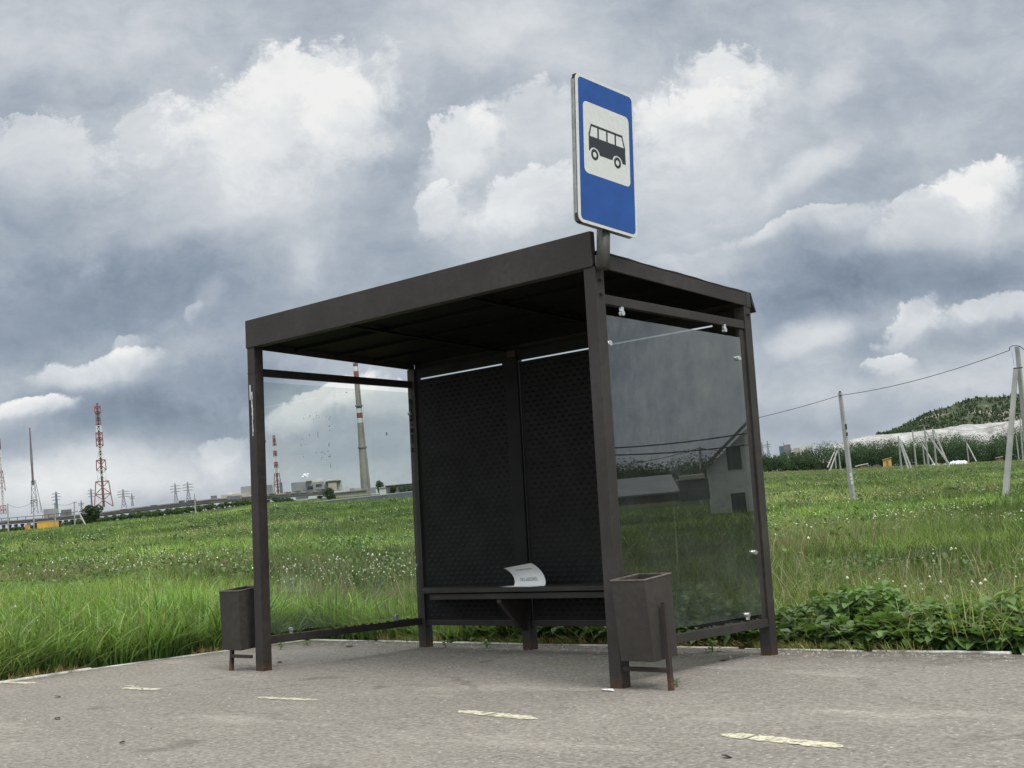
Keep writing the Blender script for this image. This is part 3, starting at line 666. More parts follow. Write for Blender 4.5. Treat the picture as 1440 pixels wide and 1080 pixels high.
parts.append(blades(x, y, height(x, y), hs, rng.uniform(.006, .014, n), rng.uniform(0, 6.28, n), rng.uniform(.1, .5, n), np.array([.17, .17, .075])*rng.uniform(.7, 1.3, (n, 1)), 3, np.array([.40, .33, .22])*rng.uniform(.7, 1.2, (n, 1))))
V, Q, Cq = join(parts)
tag(npmesh('dry_stalks', V, Q, M_LEAF, Cq), 'dry straw-coloured stubble along the kerb and pale seed heads', 'dry grass', kind='stuff')
# white dandelion clocks and umbels
def puffs(n, r0, r1, s, thr):
    x, y = ring(r0, r1, -68, -14, n); f = fbm(x*.3+70, y*.3+5, 3); k_ = f > thr; x, y = x[k_], y[k_]; n = len(x)
    z = height(x, y)+rng.uniform(.22, .46, n)*(1+.15*(r0 > 30)); sz = s*rng.uniform(.5, 1.3, n)
    o = np.array([(1, 0, 0), (-1, 0, 0), (0, 1, 0), (0, -1, 0), (0, 0, 1), (0, 0, -1)])*.5
    V = np.stack([x, y, z], 1)[:, None]+o[None]*sz[:, None, None]
    F = np.array([(0, 2, 4), (2, 1, 4), (1, 3, 4), (3, 0, 4), (2, 0, 5), (1, 2, 5), (3, 1, 5), (0, 3, 5)])
    return V.reshape(-1, 3), (np.arange(n)[:, None, None]*6+F[None]).reshape(-1, 3), np.repeat(np.array([.80, .80, .70])*rng.uniform(.7, 1.15, (n, 1)), 6, 0)
V, Q, Cq = join([puffs(3200, 8.5, 20, .026, .60), puffs(6000, 20, 60, .052, .63), puffs(4000, 60, 160, .11, .635)])
tag(npmesh('wildflowers', V, Q, M_LEAF, Cq, tri=True), 'small white wildflower heads scattered over the meadow', 'wildflowers', kind='stuff')
# broad leaves: fan of quads folded on the midrib
def leaves(x, y, z, L, wd, yaw, pitch, col, shape='oval'):
    N = len(x)
    prof = [(0, .0), (.18, .36), (.45, .5), (.75, .32), (1.0, .0)] if shape == 'oval' else [(-.12, .30), (.12, .56), (.42, .58), (.75, .36), (1.0, 0)]
    cyw, syw = np.cos(yaw), np.sin(yaw)
    V = np.empty((N, 5, 3, 3), np.float32)
    for k, (tl, wl_) in enumerate(prof):
        droop = -.35*tl*tl
        fwd = L*tl*np.cos(pitch); upz = L*(tl*np.sin(pitch)+droop*.6)
        for s_, sg_ in enumerate((-1, 0, 1)):
            lat = sg_*wd*wl_; zz = upz+(abs(sg_)*wl_*wd*.28 if shape == 'oval' else abs(sg_)*wl_*wd*.18*np.sin(k*2.1+x*50))
            V[:, k, s_, 0] = x+cyw*fwd-syw*lat; V[:, k, s_, 1] = y+syw*fwd+cyw*lat; V[:, k, s_, 2] = z+zz
    Q = []
    for k in range(4):
        for s_ in range(2): Q.append([k*3+s_, k*3+s_+1, (k+1)*3+s_+1, (k+1)*3+s_])
    Q = (np.arange(N)[:, None, None]*15+np.array(Q)[None]).reshape(-1, 4)
    return V.reshape(-1, 3), Q, np.repeat(col, 15, 0)
parts = []
def weed_patch(n, x0, x1, y0, y1, hmax, L0, L1, c0_, c1_):
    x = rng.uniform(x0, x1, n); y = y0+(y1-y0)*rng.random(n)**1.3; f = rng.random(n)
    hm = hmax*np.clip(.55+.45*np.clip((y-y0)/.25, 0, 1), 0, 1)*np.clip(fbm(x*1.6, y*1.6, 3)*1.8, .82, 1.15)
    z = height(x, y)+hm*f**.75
    col = (c0_*(1-f[:, None])+c1_*f[:, None])*rng.uniform(.7, 1.3, (n, 1))  # higher leaves coloured brighter, a lit top put into the colour
    L = rng.uniform(L0, L1, n)
    return leaves(x, y, z, L, L*rng.uniform(.55, .8, n), rng.normal(-1.5, 1.4, n), rng.normal(.05, .45, n), col)
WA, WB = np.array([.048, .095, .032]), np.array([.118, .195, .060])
parts.append(weed_patch(5200, .05, 3.2, 1.97, 2.7, .30, .05, .10, WA, WB))
parts.append(weed_patch(2600, 3.2, 7.5, 1.97, 2.25, .27, .07, .13, WA*.9, WB*1.15))
parts.append(weed_patch(13000, 3.1, 7.8, 1.99, 2.9, .33, .045, .10, WA, WB*1.35))
parts.append(weed_patch(900, -1.7, .2, 1.97, 2.5, .22, .04, .08, WA, WB))
for ex in range(2):
    n = 420; x = rng.uniform(.1, 7.5, n); y = rng.uniform(2.0, 2.6, n)
    parts.append(blades(x, y, height(x, y), rng.uniform(.12, .34, n), rng.uniform(.004, .007, n), rng.uniform(0, 6.28, n), rng.uniform(0, .4, n), np.tile(WB*1.1, (n, 1)), 3))
# broad-leaved docks and nettles dotted through the field
for r0, r1, n, s in ((10, 22, 420, .045), (22, 60, 1300, .075), (60, 230, 1700, .17)):
    cx_, cy_ = ring(r0, r1, -68, -14, n); k_ = fbm(cx_*.13+5, cy_*.13+8, 3) > .45; cx_, cy_ = cx_[k_], cy_[k_]
    rep = 34; x = np.repeat(cx_, rep); y = np.repeat(cy_, rep); sz = np.repeat(rng.uniform(.5, 1.3, len(cx_)), rep); n2_ = len(x)
    x = x+rng.normal(0, s*2.6, n2_)*sz; y = y+rng.normal(0, s*2.6, n2_)*sz; f = rng.random(n2_)
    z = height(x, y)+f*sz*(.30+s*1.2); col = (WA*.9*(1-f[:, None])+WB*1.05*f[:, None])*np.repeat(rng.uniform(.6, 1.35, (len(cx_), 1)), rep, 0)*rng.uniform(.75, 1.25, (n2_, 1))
    parts.append(leaves(x, y, z, s*1.6*rng.uniform(.6, 1.3, n2_), s*1.1*rng.uniform(.6, 1.2, n2_), rng.uniform(0, 6.28, n2_), rng.normal(0, .5, n2_), col))
V, Q, Cq = join(parts)
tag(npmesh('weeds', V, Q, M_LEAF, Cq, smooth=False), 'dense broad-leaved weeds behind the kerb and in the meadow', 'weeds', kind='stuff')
# burdock plants with big grey-green leaves right of the rear post
def burdock(x, y, n, s, label):
    a = rng.uniform(0, 6.28, n); rad = rng.uniform(.02, .09, n)*s*3; f = rng.random(n)
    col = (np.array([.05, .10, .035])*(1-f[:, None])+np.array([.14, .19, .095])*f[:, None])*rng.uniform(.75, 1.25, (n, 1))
    px_, py_ = np.cos(a)*rad, np.sin(a)*rad; zz = .03+f*.15*s*1.4
    L = rng.uniform(.065, .125, n)*s
    lv = leaves(x+px_, y+py_, zz, L, L*.85, a+rng.normal(0, .5, n), rng.normal(.15, .35, n), col, 'wide')
    st = blades(np.full(n, x), np.full(n, y), np.zeros(n), np.maximum(zz, .05), np.full(n, .012), a, rad/np.maximum(zz, .05), np.tile(np.array([.10, .14, .06]), (n, 1)), 3)
    z0 = float(height(np.array([x]), np.array([y]))[0])
    e = empty('burdock', (x, y, z0)); tag(e, label, 'plant')
    for nm, (v, q, c_) in (('foliage', lv), ('stems', st)):
        v = v.copy(); v[:, 0] -= x; v[:, 1] -= y
        o = npmesh(nm, v, q, M_LEAF, c_, smooth=True); o.parent = e
for x, y, n, s, lb in ((3.24, 2.16, 46, .85, 'broad-leaved burdock right behind the rear right post'), (3.60, 2.18, 64, .92, 'burdock with the largest grey-green leaves right of the shelter'),
                       (2.75, 2.12, 34, .8, 'low burdock seen under the right pane behind the kerb')): burdock(x, y, n, s, lb)
# little weeds growing in the asphalt
def small_weed(x, y, s, label):
    n = 16; a = rng.uniform(0, 6.28, n); e = empty('weed_sprout', (x, y, 0)); tag(e, label, 'weed')
    z = rng.uniform(0, .05, n)*s; L = rng.uniform(.02, .045, n)*s
    v, q, c_ = leaves(np.cos(a)*.02*s, np.sin(a)*.02*s, z, L, L*.55, a, rng.normal(.5, .3, n), WB*rng.uniform(.8, 1.5, (n, 1)))
    o = npmesh('leaves', v, q, M_LEAF, c_); o.parent = e
    v, q, c_ = blades(np.zeros(8), np.zeros(8), np.zeros(8), rng.uniform(.04, .09, 8)*s, np.full(8, .005), rng.uniform(0, 6.28, 8), rng.uniform(.2, .9, 8), np.tile(WB*1.2, (8, 1)), 3)
    o = npmesh('stems', v, q, M_LEAF, c_); o.parent = e
for px, py, s, lb in ((1002, 917, 1.3, 'small green weed in the asphalt in front of the right pane rail'), (952, 966, .7, 'tiny weed at the foot of the right bin stake'), (627, 911, 1.0, 'low weed clump beside the rear left post foot'),
                      (685, 911, 1.0, 'wide weed clump in front of the kerb left of the middle post'), (395, 913, .9, 'flat weed patch beside the front left post'), (432, 908, .9, 'weed patch under the left lower rail')):
    p_ = on_plane(px, py, 2, 0); small_weed(p_[0], p_[1], s, lb)
# grit and scraps lying on the asphalt
gb = MB()
for q in range(1100):
    x = random.uniform(-1.3, 6); y = random.choice([random.uniform(-2.8, 1.7), random.gauss(1.72, .10), random.gauss(1.6, .15)])
    if y > 1.8: continue
    s = random.choice([.004, .005, .007, .010]); zz = float(asph_z(np.array(x), np.array(y)))
    P = [(x+s*random.uniform(.4, 1)*cx_, y+s*random.uniform(.4, 1)*cy_, zz+s*cz_*.7) for cx_, cy_, cz_ in ((-1, -1, 0), (1, -1, 0), (1, 1, 0), (-1, 1, 0), (-.5, -.5, 1), (.5, -.5, .9), (.5, .5, 1), (-.5, .5, .8))]
    gb.hexa(P)
tag(gb.build('grit', simple('grit_stone', (.30, .28, .25), .95, .6, 90)), 'loose grit and tiny stones on the asphalt', 'grit', kind='stuff')
M_DARKLEAF = simple('dead_leaf', (.03, .025, .02), .9, .4, 50)
def scrap(px, py, s, mat, label, name, sy=.5):
    p_ = on_plane(px, py, 2, 0.0); mb = MB(); n = 7
    rim = [(p_[0]+s*math.cos(6.28*k/n)*random.uniform(.6, 1), p_[1]+s*sy*math.sin(6.28*k/n)*random.uniform(.6, 1), random.uniform(.003, .012)) for k in range(n)]
    mb.add(rim+[(p_[0], p_[1], .012)], [(k, (k+1) % n, n) for k in range(n)])
    o = mb.build(name, mat, None, tuple(p_)); md = o.modifiers.new('t', 'SOLIDIFY'); md.thickness = .002
    tag(o, label, 'scrap')
scrap(854, 972, .05, M_PAPER, 'white paper scrap in front of the front right post', 'paper_scrap', .3)
for px, py, s, lb in ((81, 981, .035, 'dark dead leaf on the asphalt near the left edge'), (81, 1012, .03, 'dead leaf on the asphalt below the left dash'), (172, 1046, .025, 'small dark leaf low in the left foreground'),
                      (1019, 930, .04, 'dark leaf lying under the right pane'), (492, 910, .05, 'brown leaf clump near the rear left post'), (393, 932, .035, 'curled leaf beside the front left post'), (1022, 1066, .03, 'dark leaf below the rightmost dash')):
    scrap(px, py, s, M_DARKLEAF, lb, 'dead_leaf')

# ------------------------------------------------------------------ far things: local frames (x right, y away, z up) with metres per pixel
def frame(px, py, d, mirror=False):
    o = at(px, py, d); f = ray(px, py); f = f - UP*np.dot(f, UP); f /= np.linalg.norm(f); r = np.cross(f, UP)
    if mirror:
        o = o*np.array([-1, 1, 1])+np.array([2*GX, 0, 0]); f = f*np.array([-1, 1, 1]); r = np.cross(f, UP)
    return Matrix(((r[0], f[0], UP[0], o[0]), (r[1], f[1], UP[1], o[1]), (r[2], f[2], UP[2], o[2]), (0, 0, 0, 1))), d/FPX
def far(name, px, py, d, label, cat, group=None, mirror=False):
    Mx, k_ = frame(px, py, d, mirror); e = empty(name, (0, 0, 0), Mx); tag(e, label, cat, group); return e, k_
M_RED = simple('tower_red', (.25, .105, .105), .7, .25, .1); M_WHT = simple('tower_white', (.62, .62, .62), .7, .1, .1); M_DSTEEL = simple('dark_tower_steel', (.17, .125, .13), .8, .3, .1)  # tower red paled, distance haze put into the paint colour
M_BLUEST = simple('blue_grey_steel', (.10, .15, .20), .7, .2, .1); M_GREYST = simple('grey_lattice', (.18, .19, .21), .7, .2, .1)
M_CHIM = simple('chimney_concrete', (.27, .26, .235), .9, .2, .08, bstr=.1); M_BRN = simple('chimney_brown', (.20, .085, .07), .85, .2, .1)
def lattice(mb, z0, z1, w0, w1, th, dx0=0, dx1=0, n=2, legs=True):
    for q in range(n):
        a, b = z0+(z1-z0)*q/n, z0+(z1-z0)*(q+1)/n; wa, wb = w0+(w1-w0)*q/n, w0+(w1-w0)*(q+1)/n; xa, xb = dx0+(dx1-dx0)*q/n, dx0+(dx1-dx0)*(q+1)/n
        ca = [(xa+sx*wa/2, sy*wa/2, a) for sx, sy in ((-1, -1), (1, -1), (1, 1), (-1, 1))]; cb = [(xb+sx*wb/2, sy*wb/2, b) for sx, sy in ((-1, -1), (1, -1), (1, 1), (-1, 1))]
        for k in range(4):
            l = (k+1) % 4
            if legs: mb.bar(ca[k], cb[k], th)
            mb.bar(ca[k], cb[l], th*.55); mb.bar(ca[l], cb[k], th*.55); mb.bar(cb[k], cb[l], th*.7)
    return mb
# tall lattice chimney mast (red and white)
e, k_ = far('lattice_tower', 146, 713, 1100, 'tallest red and white lattice tower left of the shelter', 'tower')
lx = lambda y: (-10.5+(y-566)*.0714)*k_*0.9 if y < 713 else 0   # follows the slight lean of the photograph
def sec(y0, y1, w0, w1, mat, nm, n=2, th=1.3):
    lattice(MB(), (713-y1)*k_, (713-y0)*k_, w1*k_, w0*k_, th*k_, 0, 0, n).build(nm, mat, e)
sec(677, 713, 17, 25, M_RED, 'red_section', 2); sec(661, 677, 10, 13, M_WHT, 'white_section', 1); sec(647, 661, 12, 12.6, M_RED, 'red_section', 1); sec(627, 647, 6, 8, M_WHT, 'white_section', 2)
sec(608, 627, 8.5, 8.8, M_RED, 'red_section', 2); sec(598, 608, 6, 6, M_WHT, 'white_section', 1); sec(580, 598, 5, 6, M_DSTEEL, 'dark_section', 2); sec(571, 580, 7.5, 7.5, M_RED, 'platform', 1)
MB().cyl((0, 0, 0), (0, 0, (713-566)*k_), 1.7*k_, 1.3*k_, 8).build('flue', M_DSTEEL, e)
# dark mast with flared lattice foot
e, k_ = far('radio_mast', 49, 722, 1150, 'thin dark mast with lattice foot, second from the left edge', 'mast')
MB().cyl((0, 0, 40*k_), (0, 0, 121*k_), 1.6*k_, .9*k_, 8).build('upper_shaft', M_DSTEEL, e)
MB().cyl((0, 0, 68*k_), (0, 0, 92*k_), 1.75*k_, 1.55*k_, 8).build('pale_band', M_GREYST, e)
lattice(MB(), 0, 46*k_, 9*k_, 4*k_, .9*k_, 0, 0, 4).build('lattice_foot', M_GREYST, e)
MB().bar((10*k_, 0, 0), (3*k_, 0, 47*k_), .8*k_).bar((8*k_, 0, 0), (7*k_, 0, 18*k_), .6*k_).build('raking_leg', M_GREYST, e)
lattice(MB(), 14*k_, 19*k_, 8*k_, 8*k_, 1*k_, 0, 0, 1).build('platform', M_DSTEEL, e)
# mast cut by the left edge
e, k_ = far('radio_mast', 5, 723, 1150, 'red and white banded mast at the very left edge', 'mast')
for y0, y1, w0, w1, mt, nm in ((617, 632, 2, 2.5, M_DSTEEL, 'dark_section'), (632, 662, 2, 3, M_WHT, 'white_section'), (662, 690, 4, 8.5, M_RED, 'red_section'), (690, 711, 3, 4, M_WHT, 'white_section'), (711, 723, 7, 7, M_RED, 'red_section')):
    lattice(MB(), (723-y1)*k_, (723-y0)*k_, w1*k_, w0*k_, .9*k_, 0, 0, 2).build(nm, mt, e)
MB().cyl((0, 0, 0), (0, 0, 106*k_), 1.1*k_, .9*k_, 6).build('flue', M_WHT, e)
# small red white tower behind the left pane
e, k_ = far('lattice_tower', 391.5, 696, 1100, 'small red and white tower seen through the left pane', 'tower')
for y0, y1, w0, w1, mt, nm in ((612, 627, 2.5, 4.5, M_RED, 'red_section'), (627, 634, 3.5, 3.5, M_WHT, 'white_section'), (634, 642, 4.5, 4.5, M_RED, 'red_section'), (642, 650, 4, 4, M_WHT, 'white_section'), (650, 658, 5, 5, M_RED, 'red_section'), (658, 666, 4.7, 5, M_WHT, 'white_section'), (666, 696, 6.5, 12, M_RED, 'red_section')):
    lattice(MB(), (696-y1)*k_, (696-y0)*k_, w1*k_, w0*k_, 1.1*k_, 0, 0, 2).build(nm, mt, e)
    if mt is M_WHT: MB().box(-1.8*k_, 1.8*k_, -1.8*k_, 1.8*k_, (696-y1)*k_, (696-y0)*k_).build('white_cladding', M_WHT, e)
MB().cyl((0, 0, 0), (0, 0, 80*k_), 1.3*k_, .9*k_, 8).build('flue', M_RED, e)
# big chimney
e, k_ = far('factory_chimney', 515, 694, 1130, 'tall concrete chimney with red and white bands seen through the left pane', 'chimney')
def crad(y): return float(np.interp(y, [509, 594, 629, 694], [3.4, 4.3, 5.1, 7.2]))
for y0, y1, mt, nm in ((509, 514, M_BRN, 'cap'), (514, 520.6, M_WHT, 'white_band'), (520.6, 538, M_BRN, 'red_band'), (538, 569, M_CHIM, 'concrete_shaft'), (569, 573.5, M_BRN, 'red_band'), (573.5, 580, M_WHT, 'white_band'), (580, 587.5, M_BRN, 'red_band'), (587.5, 594, M_WHT, 'white_band'), (594, 700, M_CHIM, 'concrete_shaft')):
    MB().cyl((0, 0, (694-y1)*k_), (0, 0, (694-y0)*k_), crad(y1)*k_, crad(y0)*k_, 28, True).build(nm, mt, e, smooth=False)
for y in (570, 629): MB().cyl((0, 0, (694-y-1)*k_), (0, 0, (694-y+1)*k_), (crad(y)+1.4)*k_, (crad(y)+1.4)*k_, 24).build('gallery_ring', M_GREYST, e)
MB().bar((4.3*k_, -7.2*k_, 0), (2.2*k_, -3.6*k_, 184*k_), .5*k_).build('ladder', M_GREYST, e)
# power pylons
def pylon(px, base, top, w, d, label, arms=3, mat=M_GREYST, solid=False):
    e, k_ = far('power_pylon', px, base, d, label, 'pylon', 'power pylons on the skyline'); H = (base-top)*k_; w *= k_
    th = .9*k_
    b = MB()
    if solid: b.bar((0, 0, 0), (0, 0, H*.86), w*.8, w*.8, w*.55, w*.55); b.bar((0, 0, H*.86), (0, 0, H), w*.5, w*.5, .3*k_, .3*k_)
    else: lattice(b, 0, H*.55, w, w*.35, th, 0, 0, 3); lattice(b, H*.55, H, w*.35, w*.1, th*.9, 0, 0, 3)
    b.build('mast', mat, e)
    for q in range(arms):
        z = H*(.58+.14*q); l = w*(1.15-.16*abs(q-1))+.8*k_
        MB().bar((-l, 0, z), (l, 0, z+.3*k_), .6*k_).bar((-l, 0, z), (0, 0, z+2*k_), .4*k_).bar((l, 0, z), (0, 0, z+2*k_), .4*k_).build('crossarm', M_GREYST, e)
for a in ((80.5, 722, 690, 5, 1000, 'solid blue-grey pylon left of the tallest tower', 3, M_BLUEST, True), (129.5, 716, 686, 3.5, 1020, 'blue-grey pylon close beside the tallest tower', 3, M_BLUEST, True),
          (174.5, 714, 688, 7, 1200, 'first grey pylon right of the tallest tower'), (186.5, 712, 694, 3, 1500, 'short thin pylon right of the first grey one', 2), (248, 708, 680, 6, 1400, 'left one of the pylon pair nearer the shelter'), (265.5, 706, 678, 6.5, 1400, 'right one of the pylon pair nearer the shelter'),
          (115, 720, 704, 3, 1600, 'smallest distant pylon above the dark tree', 2), (1073, 640, 622, 3, 1900, 'distant pylon just right of the shelter', 2), (1081, 640, 620, 3, 1900, 'distant pylon second right of the shelter', 2)): pylon(*a)
# elevated pipe bridge
M_DECK = simple('pipe_bridge_deck', (.10, .098, .095), .8, .25, .2); M_PIPE = simple('old_pipe', (.17, .16, .15), .7, .25, .3)
e = empty('pipe_bridge', at(200, 716, 560)); tag(e, 'long elevated pipe bridge crossing behind the field on the left', 'pipe bridge')
eo = tuple(e.location)
PB = [(-40, 737.5, 700), (60, 730, 640), (140, 722, 590), (210, 713, 560), (300, 703, 530), (380, 697, 520), (462, 690.5, 520)]
tp = [Vector(at(x, y, d)) for x, y, d in PB]
mb = MB(); 
for a, b in zip(tp[:-1], tp[1:]): mb.bar(a-Vector((0, 0, .95)), b-Vector((0, 0, .95)), 4.0, .9)
mb.build('deck', M_DECK, e, eo)
for off, rad in ((.2, .55), (1.3, .4)):
    mb = MB()
    for a, b in zip(tp[:-1], tp[1:]): mb.cyl(a+Vector((0, off, .1)), b+Vector((0, off, .1)), rad, rad, 8)
    mb.build('pipe', M_PIPE, e, eo)
for q in range(26):
    i_ = random.randrange(len(tp)-1); pnt = tp[i_].lerp(tp[i_+1], random.random()); w_ = random.uniform(.8, 3.5); h_ = random.uniform(.3, 1.3)
    MB().box(pnt.x-w_, pnt.x+w_, pnt.y-.6, pnt.y+.6, pnt.z-.4, pnt.z+h_).build('pipe_casing', random.choice([M_DECK, M_PIPE, M_GREYST]), e, eo)
mb = MB()
for a, b in zip(tp[:2], tp[1:3]):
    for q in range(9): pnt = a.lerp(b, q/9); mb.bar(pnt-Vector((0, 0, .5)), pnt+Vector((0, 0, 2.0)), .25)
    mb.bar(a+Vector((0, 0, 2.0)), b+Vector((0, 0, 2.0)), .3)
mb.build('railing_frame', M_DECK, e, eo)
L_ = [0]
for a, b in zip(tp[:-1], tp[1:]): L_.append(L_[-1]+(b-a).length)
ns = 40
for q in range(ns):
    s_ = L_[-1]*(q+.5)/ns; i_ = max(k for k in range(len(L_)) if L_[k] <= s_); i_ = min(i_, len(tp)-2)
    pnt = tp[i_].lerp(tp[i_+1], (s_-L_[i_])/(L_[i_+1]-L_[i_]))
    zb = float(height(np.array(pnt.x), np.array(pnt.y)))
    MB().bar((pnt.x, pnt.y, min(zb, pnt.z-5)), pnt-Vector((0, 0, 1.7)), 1.0, 1.4).bar(pnt+Vector((-1.6, 0, -2.2)), pnt+Vector((1.6, 0, -2.2)), .7).build('support', M_DECK, e, eo)
# buildings made of boxes: (x0,x1,ytop,ybase) in picture measure at distance d
def bldg(name, d, label, boxes, cat='building', mirror=False, group=None):
    px = sum(b[0]+b[1] for b in boxes)/2/len(boxes); py = max(b[3] for b in boxes)
    e, k_ = far(name, px, py, d, label, cat, group, mirror); sgn = -1 if mirror else 1
    for x0, x1, y0, y1, mt, nm, dy, dep in boxes:
        a, b = sorted(((x0-px)*k_*sgn, (x1-px)*k_*sgn)); MB().box(a, b, dy, dy+dep, (py-y1)*k_, (py-y0)*k_).build(nm, mt, e)
    return e, k_, px, py
M_FAC = simple('factory_grey', (.27, .27, .28), .9, .15, .08); M_FACW = simple('factory_white', (.55, .54, .52), .9, .12, .08); M_FACD = simple('factory_dark', (.14, .14, .15), .9, .2, .1); M_BEIGE = simple('beige_wall', (.42, .38, .31), .9, .15, .2); M_WIN = simple('window_dark', (.05, .06, .07), .3, .2, 1)
e, k_, px, py = bldg('factory_building', 1000, 'large grey and white factory block seen through the left pane', [
    (411, 431, 675.5, 692, M_FAC, 'grey_block', 0, 25), (431.2, 455, 672.5, 692, M_FACW, 'white_block', 6, 22), (441, 456, 677.5, 692, M_FAC, 'grey_annex', -6, 11), (456.5, 482, 674.5, 692, M_FACW, 'white_wing', 2, 20), (462, 474, 677, 692, M_BEIGE, 'beige_annex', -3, 4.5)])
for x0, x1, y0, y1 in ((432, 440, 675, 676.5), (459, 480, 678, 680), (445, 453, 681, 684), (433, 440, 682.5, 686), (414, 420, 688, 691)):
    MB().box((x0-px)*k_, (x1-px)*k_, -6.4 if x0 > 440 and x0 < 457 else (5.6 if x0 < 441 and x0 > 430 else (-.4 if x0 < 430 else -3.4)), 3 if x0 < 457 else 2.5, (py-y1)*k_, (py-y0)*k_).build('window_band', M_WIN, e)
# the puff of steam over its roof
e_ = MB()
import bmesh
bm = bmesh.new()
k1 = 1010/FPX
for x, y, s in ((426, 671, 2.2), (429, 668.5, 2.6), (432, 670, 1.8), (433, 667, 1.6), (427.5, 667.5, 1.5)):
    c_ = at(x, y, 1010); bmesh.ops.create_icosphere(bm, subdivisions=2, radius=s*k1, matrix=Matrix.Translation(c_))
me = bpy.data.meshes.new('steam_puff'); bm.to_mesh(me); bm.free(); me.materials.append(simple('steam', (.85, .85, .86), 1.0, .05, .2))
for p in me.polygons: p.use_smooth = True
o = bpy.data.objects.new('steam_puff', me); COL.objects.link(o); tag(o, 'small white puff of steam over the grey factory block', 'steam')
bldg('factory_building', 1050, 'low grey hall with dark roof left of the front left post', [(339.5, 358, 685, 697, M_FAC, 'hall', 0, 20), (321, 327.5, 691, 697, M_FACW, 'roof_cabin', 0, 6), (312, 352, 694.5, 703, M_BEIGE, 'long_wing', -4, 18)])
bldg('factory_building', 1060, 'small dark square block above the pipe bridge', [(297, 305.5, 697, 706, M_FACD, 'block', 0, 8)])
bldg('factory_building', 1080, 'grey block behind the small red and white tower', [(376, 384.5, 681, 697, M_FAC, 'block', 0, 10), (394, 398, 679.5, 697, M_FACD, 'stair_block', 0, 6)])
bldg('brick_building', 900, 'grey flat building above the pipe bridge left of the dark tree', [(63, 83, 714.5, 726, M_FAC, 'block', 0, 15), (86, 100, 717.5, 726, M_FACD, 'low_wing', 0, 10)])
bldg('white_shed', 420, 'low white shed below the factory seen through the left pane', [(417, 434, 699.5, 708, M_FACW, 'wall', 0, 5), (416.5, 434.5, 698.6, 699.6, M_FACD, 'roof', -.4, 5.8)])
bldg('long_hall', 640, 'long low beige hall at the foot of the big chimney', [(457, 516, 692.5, 699, M_BEIGE, 'wall', 0, 9), (456, 517, 691.3, 692.6, M_GREYST, 'roof', -1, 11)])
bldg('long_hall', 700, 'dark long hall right of the big chimney', [(542, 600, 680.5, 694, M_FACD, 'wall', 0, 9), (541, 600, 679.6, 680.6, M_FACW, 'roof', -1, 11)])
bldg('plant_building', 900, 'small pale plant block between the white factory wing and the big chimney', [(483, 492, 684, 694, M_FACW, 'block', 0, 8), (492.2, 499, 687, 694, M_FAC, 'low_wing', 0, 7)])
bldg('plant_building', 860, 'low brownish plant block hugging the foot of the big chimney', [(499.5, 509, 685.5, 695, M_BEIGE, 'block', 0, 8), (521, 529, 686.5, 695, M_FAC, 'low_wing', 0, 8)])
bldg('white_house', 560, 'little white house right of the big chimney', [(534, 543.5, 686, 696, M_FACW, 'wall', 0, 4), (533.4, 544, 685, 686.2, M_BEIGE, 'roof', -.5, 5)])
bldg('cargo_container', 330, 'long yellow container cabin at the far edge of the field', [(53.5, 82, 733.2, 744, simple('yellow_paint', (.62, .34, .05), .6, .15, .6), 'body', 0, 2.4), (53.2, 82.3, 732.4, 733.1, M_BEIGE, 'roof', -.1, 2.6)], 'container')
bldg('cargo_container', 330, 'short orange-yellow box left of the long yellow container', [(35.8, 42.5, 738, 746, simple('orange_paint', (.52, .25, .05), .6, .15, .6), 'body', 0, 1.4), (35.6, 42.7, 737.4, 737.9, M_BEIGE, 'roof', -.1, 1.6)], 'container')
# boundary wall in the field behind the left pane
a0, a1 = Vector(at(441, 706.5, 260)), Vector(at(640, 685, 250)); mb = MB(); mb.bar(a0-Vector((0, 0, .75)), a1-Vector((0, 0, .75)), .15, 1.5)
e = mb.build('boundary_fence', simple('fence_panel', (.12, .135, .16), .8, .2, .5)); tag(e, 'blue-grey panel fence with pale top rail seen through the left pane', 'fence')
MB().bar(a0+Vector((0, 0, .06)), a1+Vector((0, 0, .06)), .2, .12).build('top_rail', M_FACW, e)
# poles
def upole(base, top, label, w, d=None, strut=None, arm=None, strut2=None, name='utility_pole', extra=None):
    d = d or hit(*base); e = empty(name, at(*base, d)); tag(e, label, 'utility pole', 'concrete utility poles in the field'); o = tuple(e.location)
    k_ = d/FPX; bt = Vector(at(*base, d)); tpv = Vector(at(*top, d)); dn = (tpv-bt).normalized()
    MB().bar(bt-dn*.6, tpv, w*k_, w*k_, w*k_*.68, w*k_*.68).build('shaft', M_CONC, e, o)
    for s_ in (strut, strut2):
        if s_: MB().bar(Vector(at(*s_[1], d*.985))-Vector((0, 0, .3)), Vector(at(*s_[0], d*.998)), w*k_*.95, w*k_*.95, w*k_*.7, w*k_*.7).build('strut', M_CONC, e, o)
    if arm: MB().bar(Vector(at(*arm[0], d)), Vector(at(*arm[1], d)), .9*k_, .9*k_).build('crossarm', M_GREYST, e, o)
    if extra: extra(e, o, d, k_)
    return e, d
def p1x(e, o, d, k_):
    MB().bar(at(1180.2, 556, d*.998), at(1183, 556, d*.998), 1.5*k_).bar(at(1181, 550, d), at(1181.4, 554, d), 2.2*k_).build('insulator', M_WIRE, e, o)
    for y0, y1 in ((665.5, 670), (672, 675), (677, 681)): MB().bar(at(1196+(y0-665)*.12, y0, d*.996), at(1196+(y1-665)*.12, y1, d*.996), 3.6*k_, 1.2*k_).build('painted_number_band', M_WHT, e, o)
    MB().bar(at(1189.5, 596, d*.998), at(1190.5, 604, d*.998), 1.5*k_).bar(at(1191, 608, d*.998), at(1191.5, 613, d*.998), 1.5*k_).build('cable_clip', M_WIRE, e, o)
e1, d1 = upole((1199.5, 703), (1181.2, 552), 'lone leaning concrete pole in the field right of the shelter', 6.2, extra=p1x)
